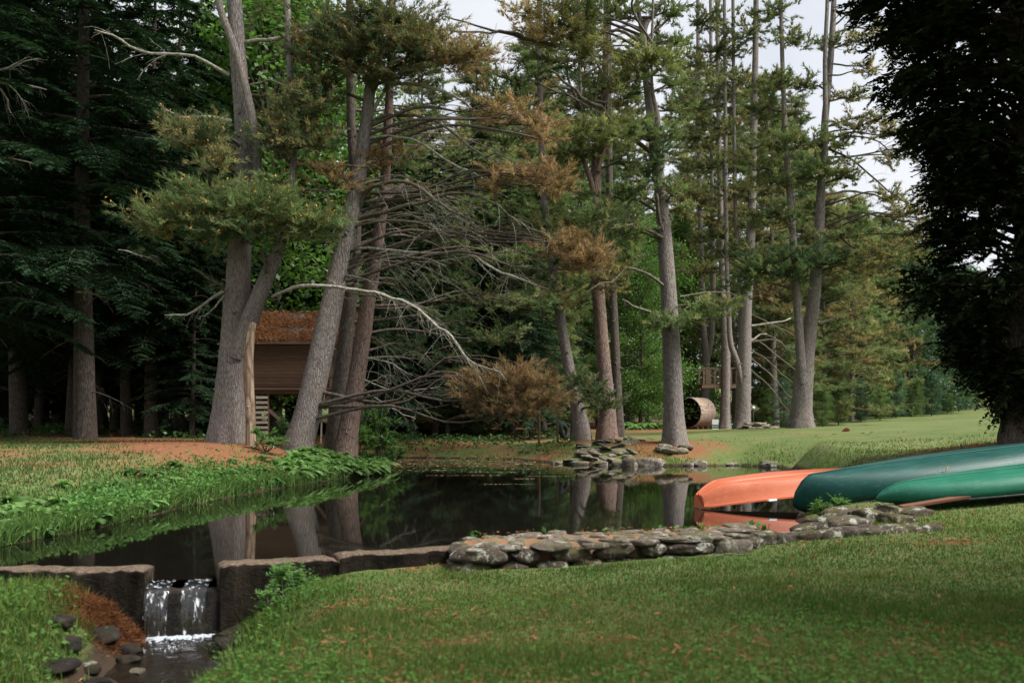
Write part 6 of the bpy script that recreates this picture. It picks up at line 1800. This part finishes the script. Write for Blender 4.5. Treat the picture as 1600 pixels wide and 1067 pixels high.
# broad leaves poking up behind the wall
for k, (px, py) in enumerate(((742, 850), (868, 832), (955, 826), (1040, 826), (1065, 826), (1085, 822), (1110, 820), (1165, 818), (1180, 816), (1195, 818))):
    Y = 10.75 + .002 * (px - 740); x = XA(px, Y); r_ = np.random.default_rng(200 + k)
    pts = np.stack([x + r_.normal(0, .06, 9), Y + r_.normal(0, .04, 9), .14 + .08 * r_.random(9)], -1)
    V, T, C = leaves(r_, pts, .085, np.broadcast_to(np.array((.07, .17, .04)), (9, 3)), .8)
    b = Buf().add(V, T, C)
    for q in pts:
        V, T = tube(np.array([(x, Y, -.02), q]), .004, 3, cap=False); b.add(V, T, (.07, .15, .04))
    tag(b.obj('shore_weed', M['leaf'], smooth=False), ('broad-leaved weed behind the dam wall end', 'broad-leaved weed behind the stone wall, second from its low end', 'broad-leaved weed behind the middle of the stone wall')[k] if k < 3 else 'broad-leaved weed at the water between stone wall and orange boat', 'weed', None if k < 3 else 'weeds by the orange boat')
# long stream-side grass tufts
tb_ = Buf(); n = 5000
c0 = rng.integers(0, 16, n)
cx_ = np.array([-3.9, -3.65, -4.2, -3.6, -3.85, -4.4, -3.95, -3.5, -2.15, -2.05, -1.9, -2.3, -3.75, -3.45, -2.0, -1.7]); cy_ = np.array([7.8, 7.3, 7.0, 6.9, 6.3, 7.6, 8.1, 6.6, 8.3, 7.6, 7.1, 6.8, 7.5, 6.5, 6.4, 8.3])
X = cx_[c0] + rng.normal(0, .2, n); Y = cy_[c0] + rng.normal(0, .2, n)
V, T, C = blades(rng, np.stack([X, Y, ground_z(X, Y) - .01], -1), .15, .008, mixcol(rng, n, (0.06, 0.12, 0.025), (0.14, 0.18, 0.05), .4), .6, True); tb_.add(V, T, C)
n = 2600; c0 = rng.integers(0, 16, n); X = cx_[c0] + rng.normal(0, .22, n); Y = cy_[c0] + rng.normal(0, .22, n)
V, T, C = leaves(rng, np.stack([X, Y, ground_z(X, Y) + rng.uniform(.01, .1, n)], -1), .05, mixcol(rng, n, (0.05, 0.12, 0.03), (0.10, 0.18, 0.05), .4), .6); tb_.add(V, T, C)
tag(tb_.obj('stream_grass', M['grass'], smooth=False), 'unmown grass and weeds on both banks of the stream', kind='stuff')
# sticks and single fallen leaves on the lawn
for k, (px, py, L, rz, lab) in enumerate(((1140, 875, .35, .3, 'thin brown stick lying on the grass before the boulder'), (1062, 878, .16, 2.2, 'short dark twig at the foot of the stone wall'))):
    Y = 1.42 * FPX / (py - HYP); x = XA(px, Y)
    V, T = tube(np.array([(-L / 2, 0, .015), (0, .01, .03), (L / 2, 0, .02)]), np.array((.008, .007, .004)), 5); o_ = Buf().add(V, T).obj('stick', M['limb_dark'] if k else M['limb']); o_.location = (x, Y, gz(x, Y)); o_.rotation_euler = (0, 0, rz); tag(o_, lab, 'stick')
for k, (px, py, sz, lab) in enumerate(((1058, 1008, .05, 'curled reddish dead leaf on the mown grass, centre of the lawn'), (617, 1015, .045, 'small brown dead leaf on the lawn'), (1322, 667, .22, 'rust-coloured upright leaf on the distant lawn by the forked pine'), (470, 885, .06, 'brown dead leaf on the grass below the dam wall'))):
    Y = 1.25 * FPX / (py - HYP) if k != 2 else 34.0
    x = XA(px, Y); r_ = np.random.default_rng(300 + k)
    th_ = np.linspace(0, 1, 7)
    w_ = np.sin(np.pi * th_ ** .8) * .45 + .02
    V = np.concatenate([np.stack([(th_ - .5) * sz * 1.3, sg * w_ * sz, .02 + .5 * sz * (w_ * abs(sg)) + .3 * sz * (th_ - .5) ** 2], -1) for sg in (-1, 0, 1)])
    T = []
    for s_ in (0, 7):
        for j in range(6):
            T += [(s_ + j, s_ + j + 1, s_ + j + 8), (s_ + j, s_ + j + 8, s_ + j + 7)]
    o_ = Buf().add(V, T, (.24, .09, .06)).obj('fallen_leaf', M['litter']); o_.location = (x, Y, gz(x, Y) + .01); o_.rotation_euler = (.2 if k != 2 else 1.1, .2, 1.0 + k); tag(o_, lab, 'leaf')
print('TRIS', sum(len(me.polygons) for me in bpy.data.meshes), 'OBJ', len(bpy.data.objects))
